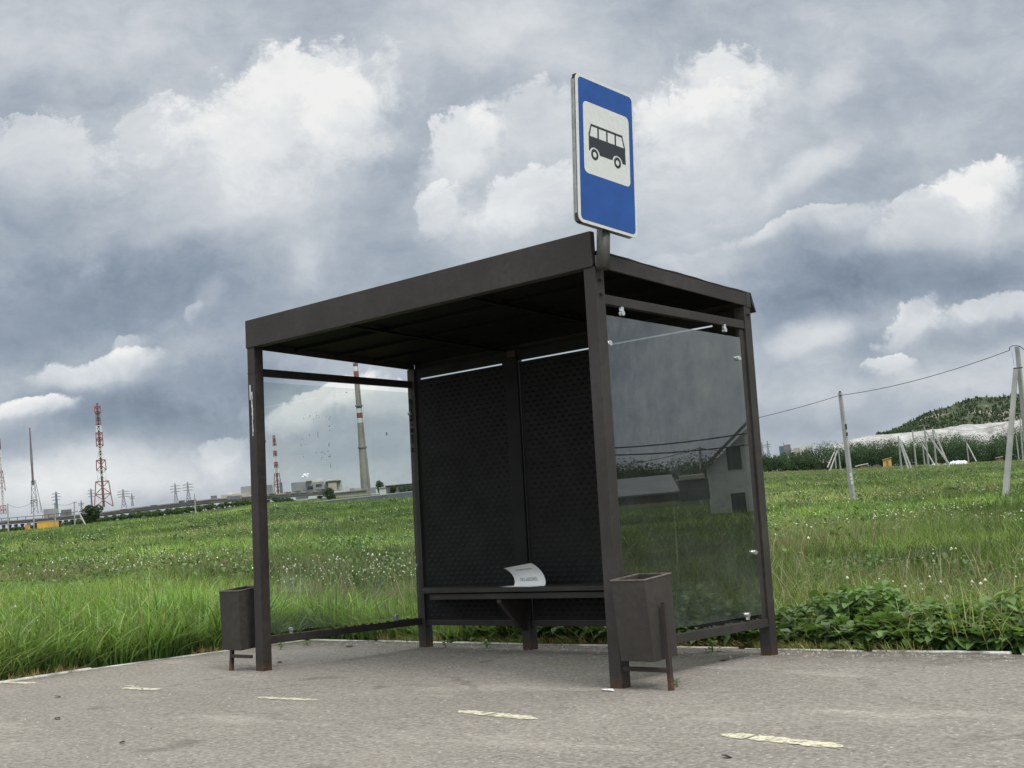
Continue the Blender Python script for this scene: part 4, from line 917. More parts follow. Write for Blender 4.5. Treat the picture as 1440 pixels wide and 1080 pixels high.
def p2x(e, o, d, k_):
    MB().tube([Vector(at(x, y, d*.996)) for x, y in ((1420, 492.5), (1419.5, 489), (1423, 486.5), (1429, 486), (1434, 487), (1440, 491.5), (1452, 497))], .55*k_).build('cable_loop', M_WIRE, e, o)
    MB().bar(at(1425.5, 518, d*.99), at(1438, 517, d*.99), 1.6*k_).build('clamp_band', M_WIRE, e, o)
    MB().bar(at(1423, 494, d*.995), at(1426, 514, d*.995), .4*k_).build('earth_wire', M_GALV, e, o)
e2, d2 = upole((1452, 702), (1430.3, 487.5), 'large concrete pole with a propping strut at the right edge', 7.5, hit(1440, 702), strut=((1428.6, 518), (1412.5, 701)), extra=p2x)
d0 = d1*1.08; e0_, _ = upole((893, 712), (884, 613), 'concrete pole hidden behind the shelter wall carrying the wire', 5.8, d0)
def wire(p, q, sag, label, r, n=14):
    p, q = Vector(p), Vector(q); pts = [p.lerp(q, k/n)-Vector((0, 0, sag*4*(k/n)*(1-k/n))) for k in range(n+1)]
    o = MB().tube(pts, r, 5).build('overhead_wire', M_WIRE); tag(o, label, 'wire')
wire(at(884, 616, d0), at(1181, 556, d1), .5, 'overhead wire running from the lone pole to behind the shelter', .022)
wire(at(1182, 556, d1), at(1420, 492.5, d2*.996), .35, 'overhead wire between the lone pole and the propped pole', .022)
for a in (((1182, 660), (1178.5, 628), 'near pole of the thin propped pair right of the shelter', 2.0, 300, ((1177.6, 634), (1165.5, 664))), ((1175.5, 656), (1173.6, 631.5), 'far pole of the thin propped pair right of the shelter', 1.8, 340, ((1173, 636), (1163.5, 656))),
          ((1268, 662), (1263, 613), 'pole with two raking struts right of the yellow hut', 2.6, 260, ((1264.5, 618), (1278, 659.5)), None, ((1265.5, 617), (1282, 658))), ((1289, 658), (1283, 605), 'plain straight pole between the propped poles', 2.4, 280),
          ((1300.5, 653), (1297, 623), 'short propped pole behind the crossarm pole', 2.0, 330, ((1298, 625.5), (1313, 651))), ((1305.8, 653), (1299.6, 600), 'pole carrying a dark crossarm', 3.0, 260, ((1302, 607), (1334, 650)), ((1292, 599), (1307, 597.6))),
          ((1317, 656), (1311.5, 601), 'pole with a long strut right of the crossarm pole', 2.8, 260, ((1313, 604), (1334.5, 655))), ((1362, 647), (1359, 621), 'thin propped pole right of the white bundle', 1.8, 360, ((1360, 624), (1373, 648))),
          ((1433, 648), (1429, 613), 'thin pole close behind the propped pole at the right edge', 2.0, 320), ((1439, 649), (1434, 583), 'tall far pole with crossarm at the right edge', 2.4, 300, None, ((1428, 581.5), (1440, 580.5))),
          ((11.8, 747), (10.8, 708), 'leftmost concrete pole at the field edge', 1.9, 330), ((48, 746), (47, 704), 'concrete pole in front of the dark mast', 2.1, 330), ((78, 741), (77, 707), 'concrete pole at the right end of the yellow container', 1.9, 330, None, ((73.5, 709), (79, 708.4))),
          ((105.3, 740), (104.4, 705.5), 'propped pole left of the dark tree', 2.0, 330, ((109, 717), (121, 738.5)), ((103, 707), (108, 706))), ((275.3, 726.5), (273.5, 694.5), 'lone thin pole in front of the pipe bridge', 1.9, 300)):
    upole(*a[:3], a[3]*.78, a[4], a[5] if len(a) > 5 else None, a[6] if len(a) > 6 else None, a[7] if len(a) > 7 else None)
wire(at(10.9, 709, 330), at(47, 705, 330), 1.2, 'sagging wire between the two leftmost poles', .035); wire(at(77, 708, 330), at(104.5, 706.5, 330), .6, 'wire from the container pole to the propped pole', .035)
wire(at(1283, 606, 280), at(1300, 600, 262), .5, 'short wire from the plain pole to the crossarm pole', .03); wire(at(1307, 599, 260), at(1434, 586, 300), 2.0, 'long sagging wire towards the tall far pole', .03)
# huts and heaps on the right
M_YEL = simple('yellow_boards', (.58, .36, .11), .7, .2, .8); M_BROWN = simple('brown_boards', (.16, .11, .08), .9, .3, 1); M_TARP = simple('white_tarp', (.68, .69, .72), .6, .12, 1.2)
def hut(name, d, x0, x1, ye, yb, yr0, yr1, mw, mr, label):
    e, k_ = far(name, (x0+x1)/2, yb, d, label, 'hut'); w = (x1-x0)*k_; h = (yb-ye)*k_; dep = w*.8
    MB().box(-w/2, w/2, 0, dep, -.3, h).build('wall', mw, e)
    za, zb = (yb-yr0)*k_, (yb-yr1)*k_
    MB().hexa([(-w*.58, -.3, za-.15), (w*.58, -.3, zb-.15), (w*.58, dep+.3, zb-.15), (-w*.58, dep+.3, za-.15), (-w*.58, -.3, za), (w*.58, -.3, zb), (w*.58, dep+.3, zb), (-w*.58, dep+.3, za)]).build('roof', mr, e)
    MB().box(-w*.12, w*.14, -.05, .02, -.2, h*.72).build('door', simple('hut_door', (.3, .18, .07), .8, .2, 2), e)
hut('yellow_hut', 300, 1242.5, 1254, 645.5, 656, 646, 643.3, M_YEL, simple('yellow_roof', (.45, .28, .1), .8, .2, 1), 'small bright yellow hut with a slanted roof in the field')
hut('low_shed', 300, 1204.5, 1220, 654.5, 659.5, 654.5, 652.2, M_BROWN, M_FACW, 'low brown shed with pale roof left of the yellow hut')
hut('low_shed', 320, 1401.5, 1410.5, 643, 649, 643.2, 642, M_BROWN, M_BEIGE, 'tiny brown shed left of the propped right pole')
def heap(name, x0, x1, yt, yb, d, mat, label, cat, seed, boxy=False):
    e, k_ = far(name, (x0+x1)/2, yb+1, d, label, cat); bm = bmesh.new(); w = (x1-x0)*k_; h = (yb+1-yt)*k_; rs = random.Random(seed)
    n, m_ = 22, 8; vs = []
    for i in range(n+1):
        for j in range(m_+1):
            u = i/n*2-1; v = j/m_*2-1; pr = (1-abs(u)**(7 if boxy else 3))*(1-abs(v)**4); z = h*max(0, pr)*(.82+.18*math.sin(i*1.9+seed)*math.cos(j*1.3+seed*.7)+rs.uniform(-.10, .08))
            vs.append(bm.verts.new((u*w/2, v*2.2+2, z-.25)))
    for i in range(n):
        for j in range(m_): bm.faces.new([vs[i*(m_+1)+j], vs[(i+1)*(m_+1)+j], vs[(i+1)*(m_+1)+j+1], vs[i*(m_+1)+j+1]])
    me = bpy.data.meshes.new('cover'); bm.to_mesh(me); bm.free(); me.materials.append(mat); o = bpy.data.objects.new('cover', me); COL.objects.link(o); o.parent = e
heap('tarp_bundle', 1334, 1362.5, 645.5, 654, 300, M_TARP, 'long white tarpaulin bundle behind the field', 'bundle', 3, True)
heap('rubble_heap', 1307, 1324, 649.5, 656, 300, M_TARP, 'broken white heap between the propped poles', 'heap', 5); heap('rubble_heap', 1324, 1334, 650, 655, 305, M_TARP, 'small white heap beside the tarpaulin bundle', 'heap', 9)
heap('timber_heap', 1222, 1243, 651, 660, 300, simple('dark_timber', (.07, .06, .06), .9, .4, 1), 'dark timber heap between the low shed and the yellow hut', 'heap', 11)
bldg('unfinished_building', 1500, 'blue-grey unfinished tower block beyond the tree line right of the shelter', [(1097, 1104.5, 627, 642, M_BLUEST, 'block', 0, 10), (1104.6, 1113, 625.5, 642, simple('scaffold', (.20, .17, .18), .9, .3, .1), 'scaffolded_block', 0, 10), (1103.5, 1104.4, 622.5, 627, M_GREYST, 'crane_mast', 2, 1)])
bldg('pale_building', 1500, 'pale low building beyond the tree line right of the unfinished block', [(1117, 1126, 629, 642, M_BEIGE, 'block', 0, 10), (1126.2, 1144, 627, 642, M_FACW, 'block', 0, 10)])

# ------------------------------------------------------------------ trees, forest, quarry bank and hill
def crown(cx_, cy_, cz_, rx, rz, n, leaf, c0_, c1_, lumps=5, conical=0.0, srng=rng):
    lc = np.clip(srng.normal(0, .40, (lumps, 3)), -.6, .6); lr = srng.uniform(.35, .62, lumps); k_ = srng.integers(0, lumps, n)
    d = srng.normal(0, 1, (n, 3)); d /= np.linalg.norm(d, axis=1)[:, None]; p = lc[k_]+d*(lr[k_]*srng.uniform(.6, 1, n)**.5)[:, None]
    if conical: p[:, :2] *= np.clip(1.05-conical*(p[:, 2:3]*.5+.5), .12, 1.2)
    x = cx_+p[:, 0]*rx; y = cy_+p[:, 1]*rx; z = cz_+p[:, 2]*rz
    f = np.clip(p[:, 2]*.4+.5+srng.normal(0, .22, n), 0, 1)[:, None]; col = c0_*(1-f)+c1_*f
    u = srng.normal(0, 1, (n, 3)); u /= np.linalg.norm(u, axis=1)[:, None]; w = np.cross(u, srng.normal(0, 1, (n, 3))); w /= np.linalg.norm(w, axis=1)[:, None]+1e-9
    s = (leaf*srng.uniform(.5, 1.3, n))[:, None]; c_ = np.stack([x, y, z], 1)
    V = np.stack([c_-u*s, c_-w*s*.6, c_+u*s, c_+w*s*.6], 1).reshape(-1, 3); Q = np.arange(n*4).reshape(-1, 4)
    return V, Q, np.repeat(col, 4, 0)
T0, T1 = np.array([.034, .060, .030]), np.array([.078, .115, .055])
def tree(x0, x1, yt, yb, d, label, n=500, leaf=.5, name='tree', hid=0):
    k_ = d/FPX; b = at((x0+x1)/2, yb, d); rx = (x1-x0)/2*k_; H = (yb-yt)*k_
    e = empty(name, b); tag(e, label, 'tree' if name == 'tree' else 'shrub')
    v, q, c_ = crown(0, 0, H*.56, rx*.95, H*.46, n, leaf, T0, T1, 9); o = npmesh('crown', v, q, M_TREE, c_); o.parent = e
    mb = MB().cyl((0, 0, -1), (0, 0, H*.5), rx*.09, rx*.05, 8)
    for a in (.4, 2.3, 4.1): mb.cyl((0, 0, H*.3), (math.cos(a)*rx*.5, math.sin(a)*rx*.5, H*.62), rx*.04, rx*.015, 5)
    mb.build('trunk', M_BARK, e)
tree(112, 141, 712, 738, 340, 'round dark tree in front of the pipe bridge', 3200, .24)
tree(455, 474, 687, 707, 300, 'bushy tree at the left end of the panel fence', 1800, .17); tree(527, 541, 676.5, 697, 600, 'pair-crowned tree right of the big chimney', 1300, .34)
tree(545, 560, 683, 698, 420, 'shrubby tree behind the panel fence near the rear post', 1300, .24); tree(560, 592, 681, 697, 430, 'wide low tree behind the panel fence at the rear left post', 1700, .25)
tree(380, 402, 698, 711, 330, 'bush at the foot of the small red and white tower', 1200, .18, 'shrub'); tree(400, 417, 700, 711, 330, 'bush left of the low white shed', 1000, .18, 'shrub')
parts = []
for q in range(210):   # ragged scrub under the pipe bridge and along the far field edge
    x = random.uniform(-30, 352); yb = float(np.interp(x, [0, 150, 275, 360], [747, 730, 716, 705])); d = random.uniform(330, 420); s = random.uniform(3, 7 if x > 190 else 4.5)
    b = at(x, yb, d); k_ = d/FPX
    v, qd, c_ = crown(b[0], b[1], b[2]+s*k_*.05, s*k_*random.uniform(1.0, 2.0), s*k_*.75, 130, .26, T0*1.1, np.array([.085, .125, .045]), 4); parts.append((v, qd, c_))
V, Q, Cq = join(parts); tag(npmesh('scrub', V, Q, M_TREE, Cq), 'low green scrub along the foot of the pipe bridge', 'scrub', kind='stuff')
# forest belt on the right
parts = []; TOPX = [1050, 1072, 1088, 1106, 1122, 1143, 1149, 1168, 1185, 1207, 1234, 1250, 1284, 1310, 1338, 1355, 1391, 1407, 1424, 1445, 1520]; TOPY = [636, 635, 635, 633, 633, 629, 625, 620.5, 621, 622, 619, 618, 616, 612, 607, 610, 611, 607, 600, 598, 592]
def ybase(x): return float(np.interp(x, [1060, 1157, 1240, 1373, 1440, 1520], [660, 657, 654, 648, 647, 640]))
for q in range(760):
    low = q >= 560; x = random.uniform(1040, 1525); d = 430+random.random()**1.4*70; k_ = d/FPX; yb = ybase(x)+2-(d-430)/70*5
    top = float(np.interp(x, TOPX, TOPY)); far_ = (d-430)/70
    yt = top+(1-far_)*random.uniform(2, 17)+random.uniform(-2.5, 4)
    if low: yb += 3; yt = yb-random.uniform(5, 11)
    b = at(x, yb, d); H = (yb-yt)*k_; con = 0 if low else random.choice([0, 0, .3, .5])
    sh_ = random.uniform(.75, 1.25); hz_ = np.array([.0, .002, .004])  # hz_: slight blue haze added to the leaf colours
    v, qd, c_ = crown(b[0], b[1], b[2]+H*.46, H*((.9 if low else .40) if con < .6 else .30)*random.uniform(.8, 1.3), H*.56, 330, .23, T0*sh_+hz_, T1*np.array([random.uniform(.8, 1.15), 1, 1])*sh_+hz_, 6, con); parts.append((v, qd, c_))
V, Q, Cq = join(parts); tag(npmesh('forest', V, Q, M_TREE, Cq), 'dark green belt of mixed woodland behind the field on the right', 'forest', kind='stuff')
# white quarry bank
m, t, out = newmat('chalky_bank'); c = t.pos()
b = t.ramp(t.noise(c, .06, 6, .7), [(.3, (.20, .195, .185)), (.5, (.42, .415, .405)), (.7, (.56, .555, .545))])
b = t.mix(t.mr(t.noise(t.vmath('MULTIPLY', c, (.3, .3, .03)), 1, 5, .7), .52, .7, 0, .6), b, (.24, .22, .21))
p = principled(t, out, **{'Base Color': b, 'Roughness': 1.0}); bump(t, p, t.noise(c, .15, 6, .7), 1.0, 3.0)
def sheet(xs_, rows, mat, jag, name, label):
    # rows: list of (y interpolation xs, ys, depth)
    nx_ = len(xs_); V = []; mrow = len(rows)
    for (ix, iy, d) in rows:
        for x in xs_:
            y = float(np.interp(x, ix, iy)); jj = fbm(np.array([x*.11+d]), np.array([d*.013]), 4)[0]-.5
            V.append(at(x, y+jj*jag, d+(fbm(np.array([x*.07]), np.array([d*.02]), 3)[0]-.5)*40))
    Q = [(j*nx_+i, j*nx_+i+1, (j+1)*nx_+i+1, (j+1)*nx_+i) for j in range(mrow-1) for i in range(nx_-1)]
    o = npmesh(name, np.array(V), np.array(Q), mat, smooth=False); return tag(o, label, 'hill', kind='structure')
QT = ([1150, 1190, 1218, 1227, 1249, 1295, 1333, 1355, 1378, 1418, 1440, 1600], [632, 620, 613.5, 611.5, 610.5, 606.5, 601, 597, 596.5, 592.5, 589, 575])
xs_ = np.arange(1150, 1600, 2.5)
lerp_rows = []
for f, d in ((0, 880), (.3, 892), (.55, 902), (.8, 915), (1, 930)): lerp_rows.append((QT[0], [y+(1-f)*32 for y in QT[1]], d))
lerp_rows.append((QT[0], [y+.5 for y in QT[1]], 1010)); lerp_rows.append((QT[0], [y+14 for y in QT[1]], 1030))
sheet(xs_, lerp_rows, m, 2.2, 'quarry_bank', 'pale chalky quarry bank running below the wooded hill')
# wooded hill behind it
HX = [1225, 1249, 1264, 1284, 1304, 1329, 1344, 1360, 1378, 1407, 1422, 1440, 1600]; HY = [613, 609, 601, 592, 580, 574, 569, 561, 558, 559, 556, 553, 540]
m, t, out = newmat('hillside'); c = t.pos()
b = t.ramp(t.noise(c, .03, 6, .65), [(.35, (.045, .062, .035)), (.6, (.075, .088, .05))]); b = t.mix(t.mr(t.noise(c, .022, 5, .6), .52, .60, 0, .9, True), b, (.30, .26, .24))  # greens lightened, distance haze put into the hillside colour
principled(t, out, **{'Base Color': b, 'Roughness': 1.0, 'Specular IOR Level': .1})
rows = []
for f in np.linspace(0, 1, 9): rows.append((HX, [float(np.interp(x, QT[0], QT[1]))+8 + f*(y-float(np.interp(x, QT[0], QT[1]))-8) for x, y in zip(HX, HY)], 1040+f*230))
rows.append((HX, [y+40 for y in HY], 1500))
sheet(np.arange(1225, 1600, 3), rows, m, 2.0, 'hill', 'wooded hill with bare scarps on the right skyline')
parts = []
for q in range(2300):
    x = random.uniform(1232, 1560); f = random.random()**.8
    yh = float(np.interp(x, HX, HY)); yq = float(np.interp(x, QT[0], QT[1]))
    if .60 < f < .88 and x > 1325 and random.random() < .93*float(fbm(np.array([x*.06]), np.array([f*9]), 3)[0] > .42): continue
    y = yq+2+f*(yh-yq-2); d = 1040+f*230; k_ = d/FPX; s = random.uniform(1.6, 5.4); b = at(x, y+1.0, d-4)
    sh_ = random.uniform(.6, 1.4)
    v, qd, c_ = crown(b[0], b[1], b[2]+s*k_*.45, s*k_*random.choice([.28, .4, .55]), s*k_*.62, 70, .5, T0*1.15*sh_+np.array([.012, .016, .016]), T1*1.1*sh_+np.array([.014, .018, .020]), 4, random.choice([0, .6, .9])); parts.append((v, qd, c_))  # bluish offset paints distance haze into the leaf colours
V, Q, Cq = join(parts); tag(npmesh('hill_forest', V, Q, M_TREE, Cq), 'dark woodland covering the hill on the right skyline', 'forest', kind='stuff')
# ------------------------------------------------------------------ what the right pane mirrors: the houses over the field to the right
M_BLOCK = simple('grey_block_wall', (.60, .59, .57), .9, .12, 1.2, bstr=.2); M_TILE = simple('brown_roof', (.15, .11, .08), .8, .2, 2); M_SHEETR = simple('grey_sheet_roof', (.17, .18, .185), .6, .12, .6)
e, k_ = far('gable_house', 1010, 749, 90, 'grey block house with a brown gable roof mirrored in the right pane', 'house', None, True)
def mx(x): return -(x-1010)*k_
def mz(y): return (749-y)*k_
wl_ = MB(); xa, xb, xm = mx(1003), mx(1163), mx(1083)
wl_.add([(xa, 0, -.5), (xb, 0, -.5), (xb, 0, mz(660)), (xm, 0, mz(592)), (xa, 0, mz(660)), (xa, 9, -.5), (xb, 9, -.5), (xb, 9, mz(660)), (xm, 9, mz(592)), (xa, 9, mz(660))], [(0, 1, 2, 3, 4), (9, 8, 7, 6, 5), (0, 4, 9, 5), (1, 6, 7, 2), (4, 3, 8, 9), (3, 2, 7, 8)])
wl_.build('wall', M_BLOCK, e)
for s0, s1 in ((990, 1083), (1176, 1083)):
    a = (mx(s0), -.6, mz(667)); b = (mx(s1), -.6, mz(587)); a2 = (a[0], 9.6, a[2]); b2 = (b[0], 9.6, b[2]); z_ = .25
    MB().hexa([a, b, b2, a2] + [(p[0], p[1], p[2]+z_) for p in (a, b, b2, a2)]).build('roof', M_TILE, e)
for y0, y1 in ((631, 663), (696, 727)):
    for x0, x1 in ((1033, 1053), (1112, 1132)):
        f = MB().box(min(mx(x0), mx(x1)), max(mx(x0), mx(x1)), -.06, .1, mz(y1), mz(y0)).build('window', M_WIN, e)
e, k_, _x, _y = bldg('shed', 75, 'long shed with a grey sheet roof mirrored in the right pane', [(866, 956, 697, 708, M_BROWN, 'wall', 0, 6)], 'shed', True); hw = 46*k_; zr = 11.2*k_
MB().hexa([(-hw, -.4, zr), (hw*1.05, -.4, zr), (hw*.9, 5, zr+1.05), (-hw*.85, 5, zr+1.05), (-hw, -.4, zr+.1), (hw*1.05, -.4, zr+.1), (hw*.9, 5, zr+1.15), (-hw*.85, 5, zr+1.15)]).build('roof', M_SHEETR, e)
bldg('shed', 80, 'dark shed with a pale flat roof mirrored beside the gable house', [(957, 999, 674, 704, M_FACD, 'wall', 0, 5), (958, 994, 668, 673.9, M_BEIGE, 'roof', -.3, 5.6)], 'shed', True)
def mat_(px, py, d): p_ = at(px, py, d); return (2*GX-p_[0], p_[1], p_[2])
mpz = mat_(988, 740, 120); e = empty('utility_pole', mpz); tag(e, 'concrete pole behind the gable house mirrored in the right pane', 'utility pole')
MB().bar(mpz, mat_(984, 628, 120), .22, .22, .16, .16).build('shaft', M_CONC, e, tuple(e.location)); MB().bar(mat_(979, 631, 120), mat_(990, 631, 120), .1).build('crossarm', M_GREYST, e, tuple(e.location))
for a, b in (((840, 655, 135), (984, 630, 120)), ((984, 630, 120), (1200, 640, 105)), ((800, 632, 60), (1200, 578, 55)), ((800, 640, 62), (1200, 600, 57))):
    wire(mat_(*a), mat_(*b), .4, 'overhead wire near the gable house mirrored in the right pane', .035)
    bpy.context.scene.collection.objects[-1]['group'] = 'wires mirrored in the right pane'
parts = []
for q in range(120):
    x = random.uniform(780, 1250); d = random.uniform(190, 260); b = mat_(x, 676-(x-866)*.055, d); s = random.uniform(2, 5)
    v, qd, c_ = crown(b[0], b[1], b[2]+s*.25, s*1.5, s*.6, 380, .20, T0, T1, 7); parts.append((v, qd, c_))
V, Q, Cq = join(parts); tag(npmesh('hedgerow', V, Q, M_TREE, Cq), 'dark hedgerow behind the mirrored houses', 'hedge', kind='stuff')

# ------------------------------------------------------------------ world: Nishita sky seen through broken cloud
SUN_AZ, SUN_EL = R(105), R(52)      # azimuth from +y towards +x
world = bpy.data.worlds.new('World'); scene.world = world; world.use_nodes = True; t = NT(world.node_tree); t.n.clear()
wo = t.node('ShaderNodeOutputWorld'); bg = t.node('ShaderNodeBackground'); bg.inputs['Strength'].default_value = 0.1; t.l.new(bg.outputs[0], wo.inputs[0])
sky = t.node('ShaderNodeTexSky'); sky.sky_type = 'NISHITA'; sky.sun_disc = False; sky.sun_elevation = SUN_EL; sky.sun_rotation = SUN_AZ
dirv = t.coord('Generated')
Fh = np.array([-math.sin(YAW), math.cos(YAW), 0.0])
dF = t.vmath('DOT_PRODUCT', dirv, tuple(Fh)); dA = t.vmath('DOT_PRODUCT', dirv, tuple(rt)); dz = t.sep(dirv)[2]
den = t.math('MAXIMUM', dF, 0.15)
cmb = t.node('ShaderNodeCombineXYZ'); t.set(cmb.inputs[0], t.math('DIVIDE', dA, den)); t.set(cmb.inputs[1], t.math('DIVIDE', dz, den)); uv = cmb.outputs[0]
def uvp(px, py):
    d = ray(px, py); f = np.dot(d, Fh); return (float(np.dot(d, rt)/f), float(d[2]/f))
w1 = t.noise(uv, 5.0, 6, 0.55, out='Color'); w2 = t.noise(uv, 14.0, 6, 0.6, out='Color')
wv = t.vmath('ADD', t.vmath('MULTIPLY', t.vmath('SUBTRACT', w1, (.5, .5, .5)), (.07, .05, 0)), t.vmath('MULTIPLY', t.vmath('SUBTRACT', w2, (.5, .5, .5)), (.03, .03, 0)))
ps = t.vmath('ADD', uv, wv)
# cauliflower edge: billowed noise that pushes each cloud's outline in and out
def billow(v, sc, det):
    n_ = t.noise(v, sc, det, 0.62); return t.math('ABSOLUTE', t.math('SUBTRACT', t.math('MULTIPLY', n_, 2.0), 1.0))
ega = t.math('SUBTRACT', t.noise(ps, 8.0, 10, 0.68), 0.5); egb = t.math('SUBTRACT', t.noise(ps, 24.0, 8, 0.68), 0.5)
eg = t.math('ADD', t.math('MULTIPLY', ega, 1.5), t.math('ADD', t.math('MULTIPLY', egb, 1.5), t.math('MULTIPLY', billow(ps, 34.0, 4), 0.30)))
eg = t.math('SUBTRACT', eg, .06)
egs = t.math('ADD', t.math('MULTIPLY', ega, .5), t.math('MULTIPLY', egb, 2.6))
# (cx, cy, rx, ry, amount, inner edge 0..1, tilt degrees, warped strongly?)
BLOBS = [
 # big pale cumulus upper left
 (400, 165, 150, 95, .15, .45, 10), (330, 215, 180, 95, .08, .2, 0), (480, 175, 70, 75, .07, .3, 20), (390, 120, 75, 60, .09, .4, 0), (235, 190, 90, 50, .07, .3, 25),
 (350, 300, 190, 70, .06, .05, 0), (380, 210, 260, 150, .05, .0, 0), (70, 235, 85, 70, .12, .35, 0), (120, 45, 170, 70, .10, .2, 0),
 # dark bands
 (560, 250, 70, 170, -.08, .1, -10), (60, 330, 190, 70, -.10, .1, 0), (80, 440, 220, 80, -.22, .2, 8), (330, 440, 200, 80, -.10, .1, 0), (220, 545, 190, 45, -.10, .15, 0), (250, 400, 170, 60, -.10, .1, 0), (300, 345, 210, 40, -.06, .1, 5), (520, 330, 110, 90, -.06, .1, 0),
 (40, 625, 90, 24, -.14, .25, 0), (220, 590, 190, 42, -.26, .25, -10), (320, 545, 120, 60, -.16, .2, 0),
 # bright low breaks
 (130, 520, 110, 26, .22, .3, 6), (180, 485, 30, 16, .16, .3, 20), (270, 440, 16, 12, .16, .3, 40), (290, 418, 22, 20, .12, .2, 40), (425, 380, 34, 26, .11, .15, 50), (40, 575, 70, 14, .22, .3, 5),
 (150, 655, 260, 44, .14, .1, 0), (60, 690, 300, 30, .09, .1, 0), (318, 632, 40, 26, .15, .3, 10), (40, 578, 80, 16, .14, .3, 8), (1300, 545, 190, 30, .09, .1, 5),
 # centre
 (650, 215, 70, 55, .17, .4, 30), (625, 300, 40, 40, .13, .3, 40), (740, 285, 80, 45, .14, .35, 20), (690, 310, 110, 40, .05, .1, 0), (760, 180, 70, 60, .10, .3, 0), (690, 260, 190, 110, .05, .0, 0), (990, 190, 200, 150, .05, .0, 0), (620, 60, 150, 60, .08, .2, 20), (740, 60, 110, 60, .07, .2, 0),
 # tall cloud right of the sign
 (1010, 115, 70, 60, .20, .45, 0), (975, 180, 90, 70, .13, .3, 20), (930, 160, 45, 50, .07, .3, 0), (960, 260, 110, 70, .06, .15, 0), (1080, 130, 40, 50, .06, .3, 0),
 (1130, 240, 90, 24, .13, .25, 32), (1170, 110, 60, 26, .10, .2, 50), (1250, 60, 140, 60, .05, .1, 0), (1200, 180, 110, 60, -.05, .1, 0),
 (1250, 245, 110, 40, -.09, .1, 10), (1120, 320, 130, 14, .13, .3, 12), (1200, 312, 60, 14, .08, .2, 15),
 # right hand dark cloud with bright rim
 (1390, 262, 70, 36, .26, .5, 5), (1330, 310, 110, 46, .10, .3, 15), (1420, 330, 90, 50, .05, .2, 0), (1290, 388, 170, 44, -.25, .25, 5), (1130, 400, 100, 55, -.20, .25, 0), (1410, 385, 80, 30, -.10, .2, 0), (1100, 450, 60, 40, -.10, .2, 0),
 (1275, 455, 50, 26, .22, .3, 30), (1400, 430, 80, 20, .16, .3, 5), (1145, 478, 50, 22, .16, .25, 20), (1250, 515, 40, 14, .22, .3, 10), (1370, 470, 100, 22, -.14, .2, 5), (1220, 480, 50, 24, -.12, .2, 20),
  (1160, 590, 130, 30, -.09, .1, 0),
 # seen through the left pane
 (460, 575, 75, 26, .24, .35, 20), (540, 575, 60, 30, .16, .3, 0), (400, 540, 70, 25, -.10, .2, 0), (480, 640, 120, 16, -.06, .1, 0),
]
B_ = t.math('ADD', 0.70, t.math('MULTIPLY', t.math('SUBTRACT', t.noise(uv, 3.2, 8, 0.6), 0.5), 0.20))
B_ = t.math('ADD', B_, t.math('MULTIPLY', t.math('SUBTRACT', t.noise(t.vmath('MULTIPLY', ps, (1, 1.6, 1)), 9.0, 10, 0.66), 0.5), 0.36))
acc = None
for cx_, cy_, rx, ry, amt, inn, tilt in BLOBS:
    u0, v0 = uvp(cx_, cy_); rx, ry = rx*1.12, ry*1.12
    mp = t.node('ShaderNodeMapping'); mp.vector_type = 'TEXTURE'; t.set(mp.inputs[0], ps); mp.inputs['Location'].default_value = (u0, v0, 0); mp.inputs['Rotation'].default_value = (0, 0, R(tilt)); mp.inputs['Scale'].default_value = (rx/FPX, ry/FPX, 1); q = mp.outputs[0]
    ln = t.vmath('LENGTH', q)
    if amt > 0 and inn >= .3:                        # crisp, lit from above, greyer towards its base
        ln = t.math('ADD', ln, egs if rx < 60 else eg); qy = t.math('MAXIMUM', t.math('MINIMUM', t.sep(q)[1], 1.1), -1.1)
        inner = t.math('MULTIPLY_ADD', qy, .40, .48, clamp=True); outer = t.math('MULTIPLY_ADD', qy, -.14, 1.18)
        v_ = t.mr(ln, outer, t.math('MINIMUM', inner, .86), 0, amt*(1.08 if rx > 60 else .85), True)
        v_ = t.math('MULTIPLY', v_, t.math('MULTIPLY_ADD', qy, .38, .80))
    else:
        ln = t.math('MULTIPLY_ADD', eg, .5, ln); v_ = t.mr(ln, 1.35, inn, 0, amt*(.66 if amt < 0 else .95), True)
    acc = v_ if acc is None else t.math('ADD', acc, v_)
front = t.mr(dF, 0.25, 0.5, 0, 1, True)
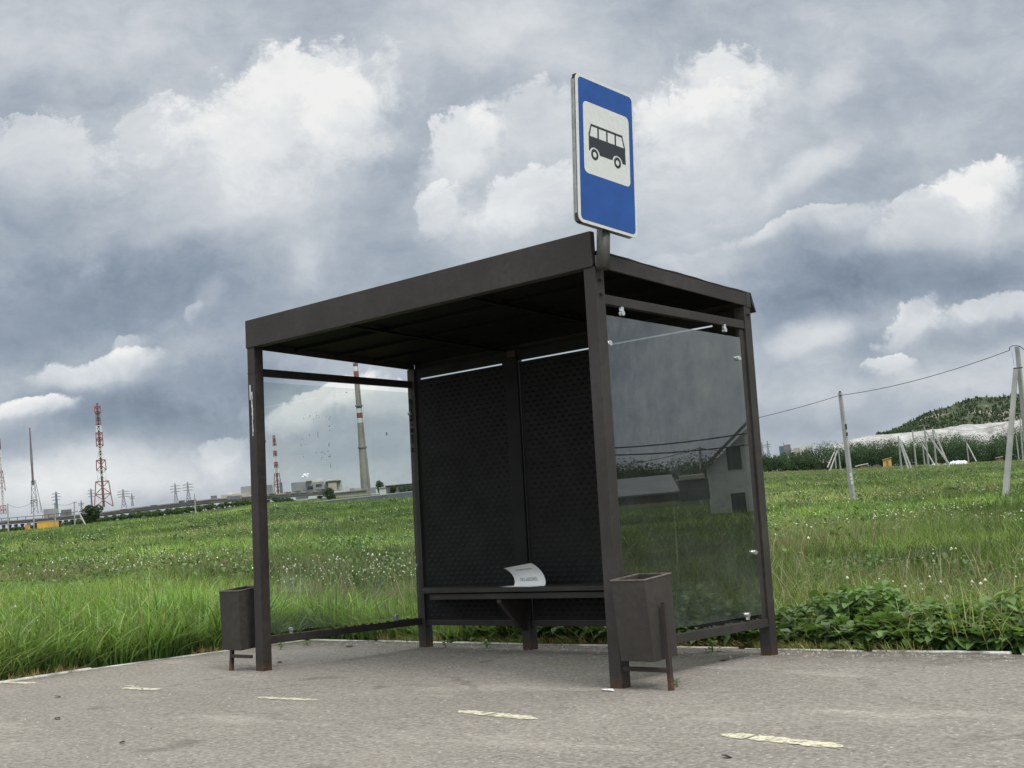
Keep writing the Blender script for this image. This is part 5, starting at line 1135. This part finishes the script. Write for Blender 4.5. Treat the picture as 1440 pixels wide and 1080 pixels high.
gen = t.math('MULTIPLY', t.math('SUBTRACT', t.noise(dirv, 2.6, 8, 0.6, 0.3), 0.5), 0.75)
B_ = t.math('ADD', B_, t.math('ADD', t.math('MULTIPLY', acc, front), t.math('MULTIPLY', gen, t.math('SUBTRACT', 1.0, front))), clamp=True)
def lin(*c): return tuple(((v/255+.055)/1.055)**2.4 if v > 10 else v/3294 for v in c)
colr = t.ramp(B_, [(.34, lin(96, 108, 124)), (.46, lin(122, 134, 150)), (.58, lin(149, 160, 174)), (.68, lin(175, 184, 194)), (.80, lin(206, 211, 216)), (.90, lin(226, 229, 231)), (1.0, lin(243, 243, 241))])
zb = t.math('MULTIPLY', t.mr(dz, 0.46, 0.85, 1.0, 3.3, True), t.mr(dF, .2, -.5, 1.0, 1.7, True))
warm = t.mr(dz, .46, .85, 0, 1, True); colr = t.vmath('MULTIPLY', colr, t.mix(warm, (10, 10, 10, 1), (10.9, 10, 8.6, 1))); sc2 = t.node('ShaderNodeVectorMath', operation='SCALE'); t.set(sc2.inputs[0], colr); t.set(sc2.inputs['Scale'], zb)
final = t.mix(t.mr(B_, .35, .7, .14, .04), sc2.outputs[0], sky.outputs[0])
below = t.mr(dz, -.12, -.02, 0, 1)
final = t.mix(below, (.9, 1.1, .7, 1), final)
t.l.new(final, bg.inputs[0])

sd = bpy.data.lights.new('sun', 'SUN'); sd.energy = 1.5; sd.angle = R(14); sd.color = (1.0, .95, .87); so = bpy.data.objects.new('sun', sd); COL.objects.link(so)
sv = Vector((math.sin(SUN_AZ)*math.cos(SUN_EL), math.cos(SUN_AZ)*math.cos(SUN_EL), math.sin(SUN_EL))); so.rotation_euler = sv.to_track_quat('Z', 'Y').to_euler(); so.location = (8, -6, 12)

scene.view_settings.view_transform = 'Standard'; scene.view_settings.look = 'None'; scene.view_settings.exposure = 0.0; scene.view_settings.gamma = 1.0
scene.render.engine = 'CYCLES'; scene.cycles.max_bounces = 8; scene.cycles.transparent_max_bounces = 16; scene.cycles.use_denoising = True
scene.cycles.sample_clamp_indirect = 6
